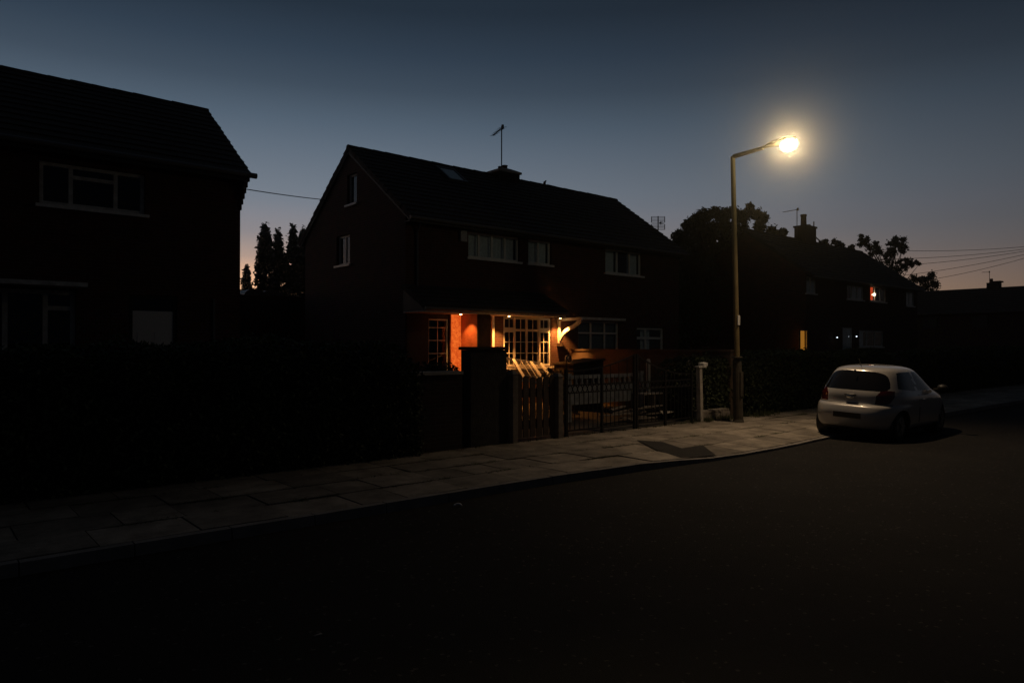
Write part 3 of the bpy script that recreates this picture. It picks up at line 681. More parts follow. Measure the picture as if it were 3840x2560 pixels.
# ------------------------------------------------------------------ houses further along
def far_house(label, xa, xb, ez, rz, wins, lits):
    o = thing('brick_house', ((xa+xb)/2, YF, .12), label, 'house')
    b = MB(); wall_cols(b, BF, xa, xb, .1, lambda a: ez, wins, .08); sl = (rz-ez)/(20.65-YE)
    for xx, n_ in ((xa,-X_),(xb,X_)):
        for s0, s1 in ((YF,20.65),(20.65,YB)): wall_cols(b, (Vector((xx,0,0)), Y_, n_, Z_), s0, s1, .1, lambda a: rz-.12-abs(a-20.65)*sl, [], 0)
    wall_cols(b, (Vector((0,YB,0)), -X_, Y_, Z_), -xb, -xa, .1, lambda a: ez, [], 0)
    b.obj('wall', M['brick'], o)
    b = MB(); roof_slope(b, xa-.1, xb+.1, YE, ez+.02, 20.65, rz-.03, .33); roof_slope(b, xa-.1, xb+.1, 2*20.65-YE, ez+.02, 20.65, rz-.03, .33)
    ridge_tiles(b, (xa,20.65,rz-.06),(xb,20.65,rz-.06)); r_ = b.obj('roof', M['tile'], o)
    b = MB(); b.box(xa,xb,YE-.005,YE+.02,ez-.17,ez); b.obj('fascia_board', M['fascia'], o)
    b = MB(); b.tube([(xa,YE-.06,ez-.06),(xb,YE-.06,ez-.06)],.055,8); b.obj('gutter', M['gutter'], o)
    return o, r_
r3 = at(3049, 908, Y=20.65).z; x3a, x3b = 33.6, at(3228, 949, Y=20.65).x
e3 = at(3430, 1052, Y=YE).z; e3 = r3-(RZ-EZ)
def fw_(u0, u1, v0, v1): return (at(u0,v0,Y=YF).x, at(u1,v0,Y=YF).x, at(u0,v1,Y=YF).z, at(u0,v0,Y=YF).z)
A3, B3, C3, D3 = fw_(3024,3060,1034,1098), fw_(3176,3238,1068,1120), fw_(3264,3322,1072,1128), fw_(3398,3428,1094,1146)
E3, F3, G3 = fw_(3002,3030,1236,1330), fw_(3160,3196,1228,1345), fw_(3222,3312,1238,1300)
x3b = max(x3b, D3[1]+.5)
H3, rf3 = far_house('dark brick house beyond the street lamp with one red-lit upstairs window', x3a, x3b, e3, r3, [A3,B3,C3,D3,E3,F3,G3], None)
window(H3, BF, A3, recess=.03, coff=.045, mull=even(A3,2), curtain=[(A3[0]+.05,A3[1]-.05)])
window(H3, BF, B3, recess=.03, coff=.045, mull=even(B3,3), curtain=[(B3[0]+.6,B3[0]+1.15),(B3[1]-.8,B3[1]-.05)])
wo = window(H3, BF, C3, recess=.03, coff=.045, mull=even(C3,3), curtain=[(C3[0]+.05,C3[0]+.52)], cmat=M['redlit']); wo['label'] = 'window lit red by a lamp inside'
window_w = C3
b = MB(); p = at(3279,1104,Y=YF+.02); b.ell(p, (.07,.07,.07), 10, 8); b.obj('table_lamp', M['bulb'], wo, smooth=True)
window(H3, BF, D3, recess=.03, coff=.045, mull=even(D3,2), curtain=[(D3[0]+.05,D3[1]-.05)])
wo = window(H3, BF, E3, recess=.03, coff=.045, fw=.05, curtain=[(E3[0]+.04,E3[1]-.04)], cmat=M['amberlit'], sill=False); wo['label'] = 'narrow window lit amber'
window(H3, BF, F3, recess=.03, coff=.045, fw=.09, sill=False, name='door', curtain=[(F3[0]+.08,F3[1]-.08)])
window(H3, BF, G3, recess=.03, coff=.045, mull=even(G3,3), curtain=[(G3[0]+.05,G3[0]+.6)])
for u, v in ((3136,1265),(3209,1261)):
    p = at(u, v, Y=YF-.1); b = MB(); b.box(p.x-.05,p.x+.05,YF-.1,YF-.004,p.z-.05,p.z+.12); wl_ = b.obj('wall_lamp', M['darkmetal'], H3)
    b = MB(); b.ell((p.x,YF-.15,p.z), (.032,.032,.032), 10, 6); b.obj('bulb', M['whitebulb'], wl_, smooth=True)
def chimney3(parent, cx, cy, rz, w2, d2, h, pots):
    b = MB(); b.box(cx-w2,cx+w2,cy-d2,cy+d2,rz-.5,rz+h); b.box(cx-w2-.05,cx+w2+.05,cy-d2-.05,cy+d2+.05,rz+h+.002,rz+h+.1); b.obj('chimney', M['darkbrick'], parent)
    for dx, r0, hh in pots:
        b = MB(); b.tube([(cx+dx,cy,rz+h+.1),(cx+dx,cy,rz+h+hh-.12),(cx+dx,cy,rz+h+hh-.1),(cx+dx,cy,rz+h+hh)], [r0,r0*.9,r0*1.08,r0*1.02], 12); b.obj('chimney_pot', M['pot'], parent)
c3 = at(3020, 880, Y=20.65); k3 = (c3-CAM).length/F
zch = at(3020,856,Y=20.65).z-r3
chimney3(rf3, c3.x, 20.65, r3, .62, .35, zch, [(-.2,.17,.78),(.35,.13,.25)])
m0 = at(2989,860,Y=20.5); m1 = at(2989,782,Y=20.5)
yagi('b', Vector((m0.x,20.5,r3+.1)), Vector((m0.x,20.5,m1.z)), (at(2992,786,Y=20.5), at(2939,795,Y=19.5)), 'television aerial pointing left on the chimney beyond the street lamp')
po = at(3052, 831, Y=20.5); m_ = MB(); m_.tube([(po.x,20.5,r3-.1),(po.x,20.5,po.z)], .035, 8)
q1 = at(3054,885,Y=20.5); q2 = at(3082,910,Y=20.5); m_.bar(q1, q2, .05)
m_.solo('chimney_pole', M['darkmetal'], Vector((po.x,20.5,r3)), 'short bare pole with a stay right of the far chimney', 'pole')
# house across the end of the street (ridge runs away from us to the left)
FX = 75.0; fa = at(3500,1088,X=FX); fb_ = at(3840,1073,X=FX); zr4 = (fa.z+fb_.z)/2
H4 = thing('brick_house', (FX, 18, .1), 'low dark house closing the far end of the street at the right edge', 'house')
fy0, fy1 = fb_.y-7, fa.y+1.5; ez4 = zr4-2.4
b = MB(); b.box(FX-3.4,FX+3.4,fy0,fy1,.1,ez4); 
for yy_ in (fy0, fy1): b.quad((FX-3.4,yy_,ez4),(FX+3.4,yy_,ez4),(FX,yy_,zr4-.1))
b.obj('wall', M['darkbrick'], H4)
b = MB(); roof_slope(b, fy0-.1, fy1+.1, FX-3.8, ez4, FX, zr4-.02, .4, along='Y'); roof_slope(b, fy0-.1, fy1+.1, FX+3.8, ez4, FX, zr4-.02, .4, along='Y')
r4 = b.obj('roof', M['tile'], H4)
c4 = at(3728,1080,X=FX); zc4 = at(3728,1060,X=FX).z
b = MB(); b.box(FX-.4,FX+.4,c4.y-.48,c4.y+.48,zr4-.4,zc4); b.box(FX-.45,FX+.45,c4.y-.62,c4.y+.1,zc4+.002,zc4+.12); b.obj('chimney', M['darkbrick'], r4)
b = MB(); b.tube([(FX,c4.y+.22,zc4),(FX,c4.y+.22,zc4+.38)],[.16,.14],10); b.obj('chimney_pot', M['pot'], r4)
m0 = at(3711,1080,X=FX); m1 = at(3711,1018,X=FX)
yagi('c', Vector((FX,m0.y,zr4-.1)), Vector((FX,m0.y,m1.z)), (Vector((FX,m0.y,at(3711,1020,X=FX).z)), at(3682,1021,X=FX-.2)), 'tiny television aerial on the chimney at the right edge', n=5)
wn = fw_(0,1,0,1)
B4 = (Vector((FX-3.4,0,0)), -Y_, -X_, Z_)
for yy_ in (16.5, 21.0, 25.0):
    b = MB(); b.bbox(B4, -yy_-.6, -yy_+.6, .003, .05, 3.6, 4.6); w_ = b.obj('window', M['fascia'], H4)
    b = MB(); b.bbox(B4, -yy_-.54, -yy_+.54, .052, .056, 3.66, 4.54); b.obj('pane', M['trim'], w_)

# ------------------------------------------------------------------ front boundary
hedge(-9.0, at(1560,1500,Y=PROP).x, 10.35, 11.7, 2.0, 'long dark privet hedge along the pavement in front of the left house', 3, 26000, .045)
# low brick wall with a planter between hedge and pier
wx0, wx1 = at(1565,1500,Y=PROP).x, at(1727,1500,Y=PROP+.1).x
zt_ = at(1690,1392,Y=PROP).z
b = MB(); b.box(wx0, wx1-.02, PROP+.02, PROP+.24, .08, zt_-.06); lwo = None
o = thing('garden_wall', (wx0,PROP+.1,.1), 'low dark brick wall between the long hedge and the tall pier', 'wall')
b.obj('brickwork', M['darkbrick'], o)
b = MB(); b.box(wx0-.02, wx1-.021, PROP-.02, PROP+.28, zt_-.058, zt_); b.obj('coping', M['concrete'], o)
r = random.Random(5); sb = MB(); pl = thing('shrub', (wx0+.4,PROP+.7,.1), 'low dark shrub showing over the brick wall left of the pier', 'shrub')
bz = at(1640,1362,Y=PROP+.7).z
crown(sb, [((at(u,1400,Y=PROP+.7).x, PROP+.7, bz-.32), (.4,.35,.33)) for u in (1590,1625,1660)], 260, .035, r, .5, 3, .03); sb.obj('foliage', M['hedge'], pl)
b = MB()
for u in (1590,1625,1660): xx = at(u,1400,Y=PROP+.7).x; b.tube([(xx,PROP+.7,.1),(xx+.03,PROP+.7,bz-.4)],[.03,.015],6)
b.obj('stem', M['bark'], pl)
# tall pier
ptx0 = at(1728,1500,Y=PROP).x; ptx1 = at(1905,1500,Y=PROP).x; pz = at(1815,1300,Y=PROP).z
# the -X side is seen too, so the front face starts a little further right
o = thing('gate_pier', ((ptx0+ptx1)/2,PROP+.2,.1), 'tall wide rendered pier left of the timber gate', 'pier')
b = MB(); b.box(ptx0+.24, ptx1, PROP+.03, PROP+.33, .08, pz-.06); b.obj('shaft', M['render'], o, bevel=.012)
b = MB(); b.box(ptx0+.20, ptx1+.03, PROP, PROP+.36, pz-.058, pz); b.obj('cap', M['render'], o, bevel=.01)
# timber gate
p1 = at(1921,1640,Y=PROP-.02); p2 = at(2096,1640,Y=PROP-.02)
for i, (u, v, lab) in enumerate(((1922,1393,'weathered square timber gatepost beside the tall pier'), (2093,1403,'weathered square timber gatepost between the picket gate and the iron gates'))):
    q0 = at(u, 1640, Y=PROP-.05); zt_ = at(u, v, Y=PROP).z
    o = thing('gatepost', (q0.x,PROP+.05,.1), lab, 'post', 'timber gateposts')
    b = MB(); x0 = q0.x; b.box(x0, x0+.14, PROP-.06, PROP+.18, .05, zt_-.05); b.obj('shaft', M['postwood'], o, bevel=.01)
    b = MB(); b.hexa([(x0-.01,PROP-.07,zt_-.049),(x0+.15,PROP-.07,zt_-.049),(x0+.15,PROP+.19,zt_-.049),(x0-.01,PROP+.19,zt_-.049),(x0+.04,PROP-.01,zt_+.02),(x0+.10,PROP-.01,zt_+.02),(x0+.10,PROP+.13,zt_+.02),(x0+.04,PROP+.13,zt_+.02)]); b.obj('cap', M['postwood'], o)
gx0 = at(1922,1640,Y=PROP-.05).x+.165; gx1 = at(2093,1640,Y=PROP-.05).x-.02
o = thing('picket_gate', ((gx0+gx1)/2,PROP,.15), 'dark timber picket gate with a dipped top between two posts', 'gate')
npk = 6; pkw = (gx1-gx0)/(npk+(npk-1)*.30)
zl, zrr = at(1965,1398,Y=PROP).z, at(2080,1408,Y=PROP).z
for k in range(npk):
    xa = gx0+k*pkw*1.30; t = (k+.5)/npk; z1 = zl*(1-t)+zrr*t-.16*math.sin(t*math.pi)*.35
    b = MB(); b.box(xa, xa+pkw, PROP+.02, PROP+.042, .2, z1-.03)
    b.hexa([(xa,PROP+.02,z1-.0299),(xa+pkw,PROP+.02,z1-.0299),(xa+pkw,PROP+.042,z1-.0299),(xa,PROP+.042,z1-.0299),(xa+pkw*.3,PROP+.02,z1),(xa+pkw*.7,PROP+.02,z1),(xa+pkw*.7,PROP+.042,z1),(xa+pkw*.3,PROP+.042,z1)])
    b.obj('picket', M['darkwood'], o)
for v in (1472, 1590):
    z = at(2020,v,Y=PROP).z; b = MB(); b.box(gx0-.01, gx1+.01, PROP+.043, PROP+.085, z-.085, z+.085); b.obj('rail', M['darkwood'], o)
# iron driveway gates: two leaves, low at the hinges and high where they meet
IX0 = at(2122,1600,Y=PROP).x; IXM = at(2386,1600,Y=PROP).x; IX1 = at(2598,1590,Y=PROP).x
gy = PROP+.02
def iron_leaf(xh, xm, label, z_h, z_m):
    o = thing('iron_gate', (xh,gy,.15), label, 'gate', 'black iron driveway gates')
    s = 1 if xm > xh else -1; wd = abs(xm-xh)
    top = lambda t: z_h+(z_m-z_h)*(t**2.2)
    def X(t): return xh+(xm-xh)*t
    b = MB(); b.bar((xh+s*.03,gy,.12),(xh+s*.03,gy,z_h+.05),.06); b.obj('stile', M['iron'], o)
    b = MB(); b.bar((xm-s*.035,gy,.12),(xm-s*.035,gy,z_m+.02),.055); b.obj('stile', M['iron'], o)
    b = MB(); b.bar((X(.5),gy,.12),(X(.5),gy,top(.5)),.05); b.obj('stile', M['iron'], o)
    b = MB(); n = 16
    for i in range(n): b.bar((X(.02+.96*i/n),gy,top(i/n)),(X(.02+.96*(i+1)/n),gy,top((i+1)/n)),.022,.03)
    b.obj('top_rail', M['iron'], o)
    r1, r2 = at(2180,1443,Y=gy).z, at(2180,1471,Y=gy).z
    for z in (r1, r2, .24):
        b = MB(); b.box(min(X(.02),X(.98)),max(X(.02),X(.98)),gy-.015,gy+.015,z-.014,z+.014); b.obj('rail', M['iron'], o)
    b = MB(); nb = int(wd/.135)
    for i in range(1, nb):
        t = i/nb; x = X(t)
        if i % 2 == 0: b.bar((x,gy,r1),(x,gy,top(t)),.014)
        b.bar((x,gy,.24),(x,gy,r2),.014)
        if i % 2:      # short spear with a collar between the tall bars
            zz = r1+.12; b.bar((x,gy,r1),(x,gy,zz),.014); b.hexa([(x-.012,gy-.005,zz),(x+.012,gy-.005,zz),(x+.012,gy+.005,zz),(x-.012,gy+.005,zz),(x-.002,gy-.002,zz+.09),(x+.002,gy-.002,zz+.09),(x+.002,gy+.002,zz+.09),(x-.002,gy+.002,zz+.09)])
            b.hexa([(x-.03,gy-.01,zz-.01),(x+.03,gy-.01,zz-.01),(x+.03,gy+.01,zz-.01),(x-.03,gy+.01,zz-.01),(x-.03,gy-.01,zz+.01),(x+.03,gy-.01,zz+.01),(x+.03,gy+.01,zz+.01),(x-.03,gy+.01,zz+.01)])
    b.obj('bars', M['iron'], o)
    b = MB(); rr = (r1-r2)/2-.008; nr = int(wd*.96/(rr*2.05)); 
    for i in range(nr):
        c = Vector((X(.03+.94*(i+.5)/nr),gy,(r1+r2)/2)); b.tube([c+Vector((math.cos(a)*rr,0,math.sin(a)*rr)) for a in [2*math.pi*k/20 for k in range(21)]], .011, 6, cap=False)
    b.obj('ring_band', M['iron'], o)
    # scroll finial over the hinge stile
    b = MB(); p0 = Vector((xh+s*.03,gy,z_h+.05)); pts = [p0, p0+Vector((0,0,.18))]
    for k in range(15):
        a = math.pi-k*.48; rad = .085*(1-k*.045); pts.append(p0+Vector((s*(.085+rad*math.cos(a)),0,.2+rad*math.sin(a))))
    b.tube(pts, .014, 7); b.obj('scroll', M['iron'], o, smooth=True)
    return o
iron_leaf(IX0, IXM-.01, 'left leaf of the black iron driveway gates, beside the timber gate', at(2130,1392,Y=gy).z, at(2386,1330,Y=gy).z)
iron_leaf(IX1, IXM+.01, 'right leaf of the black iron driveway gates, beside the white post', at(2598,1400,Y=gy).z, at(2386,1330,Y=gy).z)
# white concrete post and its low stone wall
wp = at(2626,1560,Y=PROP); o = thing('concrete_post', (wp.x,PROP,.1), 'pale slim concrete post at the right end of the iron gates', 'post')
zt_ = at(2615,1378,Y=PROP).z
b = MB(); b.hexa([(wp.x-.07,PROP-.07,.05),(wp.x+.05,PROP-.07,.05),(wp.x+.05,PROP+.06,.05),(wp.x-.07,PROP+.06,.05),(wp.x-.11,PROP-.065,zt_),(wp.x-.0,PROP-.065,zt_),(wp.x-.0,PROP+.055,zt_),(wp.x-.11,PROP+.055,zt_)]); b.obj('shaft', M['concrete'], o, bevel=.008)
b = MB(); b.box(wp.x-.16, wp.x+.16, PROP-.08, PROP+.08, zt_+.002, zt_+.035); b.hexa([(wp.x+.02,PROP-.09,zt_+.036),(wp.x+.3,PROP-.02,zt_+.036),(wp.x+.28,PROP+.09,zt_+.05),(wp.x,PROP+.05,zt_+.05),(wp.x+.02,PROP-.09,zt_+.10),(wp.x+.3,PROP-.02,zt_+.11),(wp.x+.28,PROP+.09,zt_+.13),(wp.x,PROP+.05,zt_+.12)]); b.obj('cap', M['oldwhite'], o)
sx0, sx1 = wp.x+.09, at(2737,1560,Y=PROP).x
r = random.Random(11); b = MB()
ztw = at(2690,1536,Y=PROP).z
z = .08
while z < ztw-.02:
    hh = r.uniform(.09,.14); x = sx0
    while x < sx1:
        ll = r.uniform(.12,.3); x2 = min(sx1, x+ll); b.box(x+.006,x2-.006,PROP+r.uniform(-.02,.02),PROP+.25,z,min(ztw,z+hh-.01)); x = x2
    z += hh
b.box(sx0+.02,sx1-.02,PROP+.03,PROP+.24,.05,ztw-.02)
b.solo('stone_wall', M['stone'], Vector((sx0,PROP,.1)), 'short low rubble stone wall between the pale post and the street lamp', 'wall', bevel=0)
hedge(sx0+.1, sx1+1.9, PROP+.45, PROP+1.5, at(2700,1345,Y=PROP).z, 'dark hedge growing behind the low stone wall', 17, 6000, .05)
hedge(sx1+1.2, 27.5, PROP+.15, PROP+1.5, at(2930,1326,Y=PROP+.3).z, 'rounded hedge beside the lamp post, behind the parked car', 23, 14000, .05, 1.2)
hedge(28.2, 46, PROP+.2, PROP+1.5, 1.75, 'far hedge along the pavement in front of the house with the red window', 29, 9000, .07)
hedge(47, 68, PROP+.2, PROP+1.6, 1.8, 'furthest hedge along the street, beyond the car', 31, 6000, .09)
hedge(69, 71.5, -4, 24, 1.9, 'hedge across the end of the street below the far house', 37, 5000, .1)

# ------------------------------------------------------------------ front garden of the lit house
bwx = at(2150,1307,Y=16.9).x
o = thing('boundary_wall', (bwx,13.8,.1), 'brown rendered boundary wall running from the lit porch to the iron gates', 'wall')
b = MB(); zz0 = at(2152,1308,X=bwx).z
b.box(bwx, bwx+.16, PROP+.4, YF-.3, .1, zz0-.06); b.obj('panel', M['fencewall'], o)
b = MB(); b.box(bwx-.03, bwx+.19, PROP+.38, YF-.28, zz0-.058, zz0); b.obj('coping', M['fencewall'], o)
for u, y_, v0, v1, lab in ((2126,16.1,1335,1402,'short white wooden post glowing orange below the porch bracket'), (2431,13.2,1349,1402,'short white wooden post against the brown boundary wall')):
    p = at(u,v0,Y=y_); q_ = at(u,v1,Y=y_)
    b = MB(); b.box(p.x-.045,p.x+.045,y_-.045,y_+.045,.1,p.z-.02); b.hexa([(p.x-.045,y_-.045,p.z-.019),(p.x+.045,y_-.045,p.z-.019),(p.x+.045,y_+.045,p.z-.019),(p.x-.045,y_+.045,p.z-.019),(p.x-.02,y_-.02,p.z+.03),(p.x+.02,y_-.02,p.z+.03),(p.x+.02,y_+.02,p.z+.03),(p.x-.02,y_+.02,p.z+.03)])
    b.solo('wooden_post', M['paint'], Vector((p.x,y_,.1)), lab, 'post', 'white posts in the front garden')
# porch step slab seen as a bright line
p = at(2112,1399,Y=16.0); q_ = at(2143,1399,Y=16.0)
b = MB(); b.box(p.x-.02,q_.x,15.7,16.6,p.z-.12,p.z); b.box(p.x+.05,q_.x-.05,15.8,16.5,.1,p.z-.121)
b.solo('garden_bench', M['oldwhite'], Vector((p.x,16,.1)), 'small pale bench top catching orange light behind the scrolled iron gate', 'bench')
# dark coal-bunker shape by the boundary wall
o = thing('log_store', (14.8,14.2,.1), 'dark brick store with a sloping top against the boundary wall', 'store')
a0 = at(2150,1370,Y=14.6); a1 = at(2262,1350,Y=14.6)
b = MB(); zl_, zh_ = at(2150,1362,Y=14.6).z, at(2235,1344,Y=14.6).z
b.hexa([(a0.x,14.6,.1),(a1.x,14.6,.1),(a1.x,15.4,.1),(a0.x,15.4,.1),(a0.x,14.6,zl_-.05),(a1.x,14.6,zh_-.05),(a1.x,15.4,zh_-.05),(a0.x,15.4,zl_-.05)]); b.obj('body', M['darkbrick'], o)
b = MB(); b.hexa([(a0.x-.04,14.55,zl_-.049),(a1.x+.04,14.55,zh_-.049),(a1.x+.04,15.45,zh_-.049),(a0.x-.04,15.45,zl_-.049),(a0.x-.04,14.55,zl_),(a1.x+.04,14.55,zh_),(a1.x+.04,15.45,zh_),(a0.x-.04,15.45,zl_)]); b.obj('lid', M['darkwood'], o)
# round bush beside the gatepost
r = random.Random(9); bc = at(2075,1420,Y=13.6); bt = at(2075,1380,Y=13.6).z
o = thing('shrub', (bc.x,13.6,.1), 'dark rounded shrub below the lit window, right of the leaning frame', 'shrub')
b = MB(); crown(b, [((bc.x,13.6,bt-.45),(.42,.4,.45)),((bc.x+.25,13.7,bt-.75),(.4,.4,.5))], 420, .035, r, .45, 3, .03); b.obj('foliage', M['hedge'], o)
b = MB(); b.tube([(bc.x,13.6,.1),(bc.x,13.6,bt-.5)],[.05,.02],6); b.obj('stem', M['bark'], o)
# old glazed frame leaning in the garden
fy = 15.2; A = at(1850,1335,Y=16.1); Bq = at(2027,1361,Y=16.1); Cq = at(2070,1420,Y=15.0); Dq = at(1880,1395,Y=15.0)
o = thing('window_frame', ((A+Cq)/2).to_tuple()[:2]+(.1,), 'old white glazed window frame propped at a slant in the front garden', 'frame')
b = MB(); low = lambda p, k: p
up1 = (A-Dq); up2 = (Bq-Cq)
A2, B2 = A, Bq; C2 = Cq-up2*.35; D2 = Dq-up1*.35
for p, q_, wd in ((A2,B2,.06),(D2,C2,.06),(A2,D2,.07),(B2,C2,.075)): b.bar(p, q_, wd, .05)
P_ = lambda s, t: (A2*(1-s)+B2*s)*(1-t)+(D2*(1-s)+C2*s)*t
for s in (.40,.78): b.bar(P_(s,.03), P_(s,.97), .085, .05)
b.obj('frame', M['paint'], o)
b = MB()
for s in (.2,.56,.68): b.bar(P_(s,.03), P_(s,.97), .018, .02)
for t in (.10,.45,.75): b.bar(P_(.02,t), P_(.98,t), .018, .019)
b.obj('glazing_bars', M['oldwhite'], o)
b = MB(); b.quad(P_(.01,.01),P_(.99,.01),P_(.99,.99),P_(.01,.99)); b.obj('pane', M['dusty'], o)
b = MB(); b.bar(P_(.4,.5)+Vector((0,.02,0)), Vector((P_(.4,.5).x,fy+1.0,.12)), .05); b.bar(P_(.8,.5)+Vector((0,.02,0)), Vector((P_(.8,.5).x,fy+1.0,.12)), .05); b.obj('prop', M['postwood'], o)
# white panelled fence
o = thing('white_fence', (13.8,12.6,.1), 'low white panelled fence standing behind the iron gates', 'fence')
f0 = at(2134,1410,Y=12.6); f1 = at(2402,1395,Y=12.6); zf = (f0.z+f1.z)/2; fx0, fx1 = f0.x, f1.x
b = MB(); b.box(fx0,fx1,12.57,12.64,zf-.09,zf); b.obj('rail', M['fenceboard'], o)
zp = at(2250,1440,Y=12.6).z; zq = at(2250,1474,Y=12.6).z
b = MB(); b.box(fx0,fx1-.3,12.59,12.62,zq-.25,zp); b.obj('panel', M['fenceboard'], o)
for i in range(14):
    x = fx0+.05+(fx1-fx0-.1)*i/13; b = MB(); b.tube([(x,12.605,zp),(x,12.605,zp+.04),(x,12.605,(zp+zf)/2-.03),(x,12.605,zf-.09)],[.025,.045,.028,.035],8); b.obj('baluster', M['fenceboard'], o, smooth=True)
for x in (fx0-.03, fx1+.02): b = MB(); b.box(x-.06,x+.06,12.54,12.66,.1,zf+.05); b.obj('post', M['fenceboard'], o)
# clutter on the drive
r = random.Random(21)
c0 = at(2452,1500,Y=11.6)
o = thing('cabinet', (c0.x,11.9,.1), 'discarded pale cabinet with its doors off, on the drive behind the gates', 'cabinet')
k0 = at(2392,1475,Y=11.9); k1 = at(2512,1472,Y=11.9); zt_ = k0.z
b = MB(); x0,x1 = k0.x,k1.x
b.box(x0,x1,11.75,11.78,.35,.37); 
for z in (.13,.42,zt_-.03): b.box(x0,x1,11.7,12.1,z,z+.025)
for i in range(4): xx = x0+(x1-x0-.025)*i/3; b.box(xx,xx+.025,11.702,12.098,.1,zt_-.032)
b.box(x0,x1,12.101,12.112,.1,zt_); b.obj('carcass', mat('grey_wood', (.27,.24,.22), .85, var=.25), o)
pq = [at(u,v,Z=.30) for u, v in ((2466,1532),(2512,1524),(2537,1540),(2485,1550))]
b = MB(); b.hexa([p-Vector((0,0,.02)) for p in reversed(pq)][::-1]+[p+Vector((0,0,.0)) for p in pq])
b.solo('loose_board', M['board'], sum(pq, Vector())/4, 'pale board lying flat on the drive and catching lamp light', 'board')
b = MB()
for p in pq: b.box(p.x-.03,p.x+.03,p.y-.03,p.y+.03,.1,.279)
c_ = sum(pq, Vector())/4; b = MB(); b.box(c_.x-.22,c_.x+.2,c_.y-.12,c_.y+.12,.1,.279)
b.solo('crate', M['darkwood'], Vector((c_.x,c_.y,.1)), 'dark crate underneath the pale loose board', 'crate')
p = at(2583,1523,Y=11.3); b = MB(); b.hexa([(p.x-.1,11.3,p.z-.1),(p.x+.02,11.25,p.z-.1),(p.x+.04,11.36,p.z-.09),(p.x-.06,11.4,p.z-.1),(p.x-.14,11.3,p.z+.03),(p.x+.1,11.22,p.z+.06),(p.x+.08,11.36,p.z+.05),(p.x-.08,11.42,p.z+.02)])
b.box(p.x-.06,p.x,11.3,11.35,.1,p.z-.1)
b.solo('plant_pot', M['board'], Vector((p.x,11.3,.1)), 'small pale broken pot near the pale concrete post', 'pot')
b = MB(); p = at(2412,1455,Y=11.2); q_ = at(2425,1440,Y=11.8)
for i in range(9):
    pp_ = at(2300+r.uniform(0,130), 1500+r.uniform(-8,14), Y=11.2+r.uniform(0,.5)); l = r.uniform(.3,.8); a = r.uniform(-.5,.5)
    b.bar((pp_.x-l*math.cos(a),pp_.y-l*math.sin(a)*.6,.14+.04*i),(pp_.x+l*math.cos(a),pp_.y+l*math.sin(a)*.6,.16+.04*i+r.uniform(-.02,.03)),.09,.03)
b.solo('timber_pile', M['postwood'], Vector((12.4,11.4,.1)), 'heap of old boards dumped on the drive behind the iron gates', 'timber pile')

# ------------------------------------------------------------------ behind the gap: sheds and poplars
for i, (u0, u1, vt, lab) in enumerate(((922,985,1082,'left of two arched shed roofs in the gap between the houses'),(985,1055,1086,'right of two arched shed roofs in the gap between the houses'))):
    y0 = 30; p = at(u0,vt,Y=y0); q_ = at(u1,vt,Y=y0); zt_ = p.z; hw = (q_.x-p.x)/2; cx = (p.x+q_.x)/2
    o = thing('arched_shed', (cx,y0,.15), lab, 'shed', 'arched sheds behind the houses')
    zs = at(950,1108,Y=y0).z
    b = MB(); b.box(p.x,q_.x,y0,y0+3,.1,zs); b.obj('wall', M['darkbrick'], o)
    b = MB(); n = 14
    for k in range(n):
        a0_, a1_ = math.pi*k/n, math.pi*(k+1)/n
        c = lambda a, y, d=0: (cx-(hw+.1+d)*math.cos(a), y, zs+(zt_-zs+d)*math.sin(a))
        b.quad(c(a0_,y0-.1),c(a1_,y0-.1),c(a1_,y0+3.1),c(a0_,y0+3.1))
    b.v += []; base = len(b.v)
    b.v += [Vector((cx-(hw+.1)*math.cos(math.pi*k/n),y0-.1,zs+(zt_-zs)*math.sin(math.pi*k/n))) for k in range(n+1)]; b.f.append(tuple(range(base,base+n+1)))
    b.obj('roof', M['metal'], o)
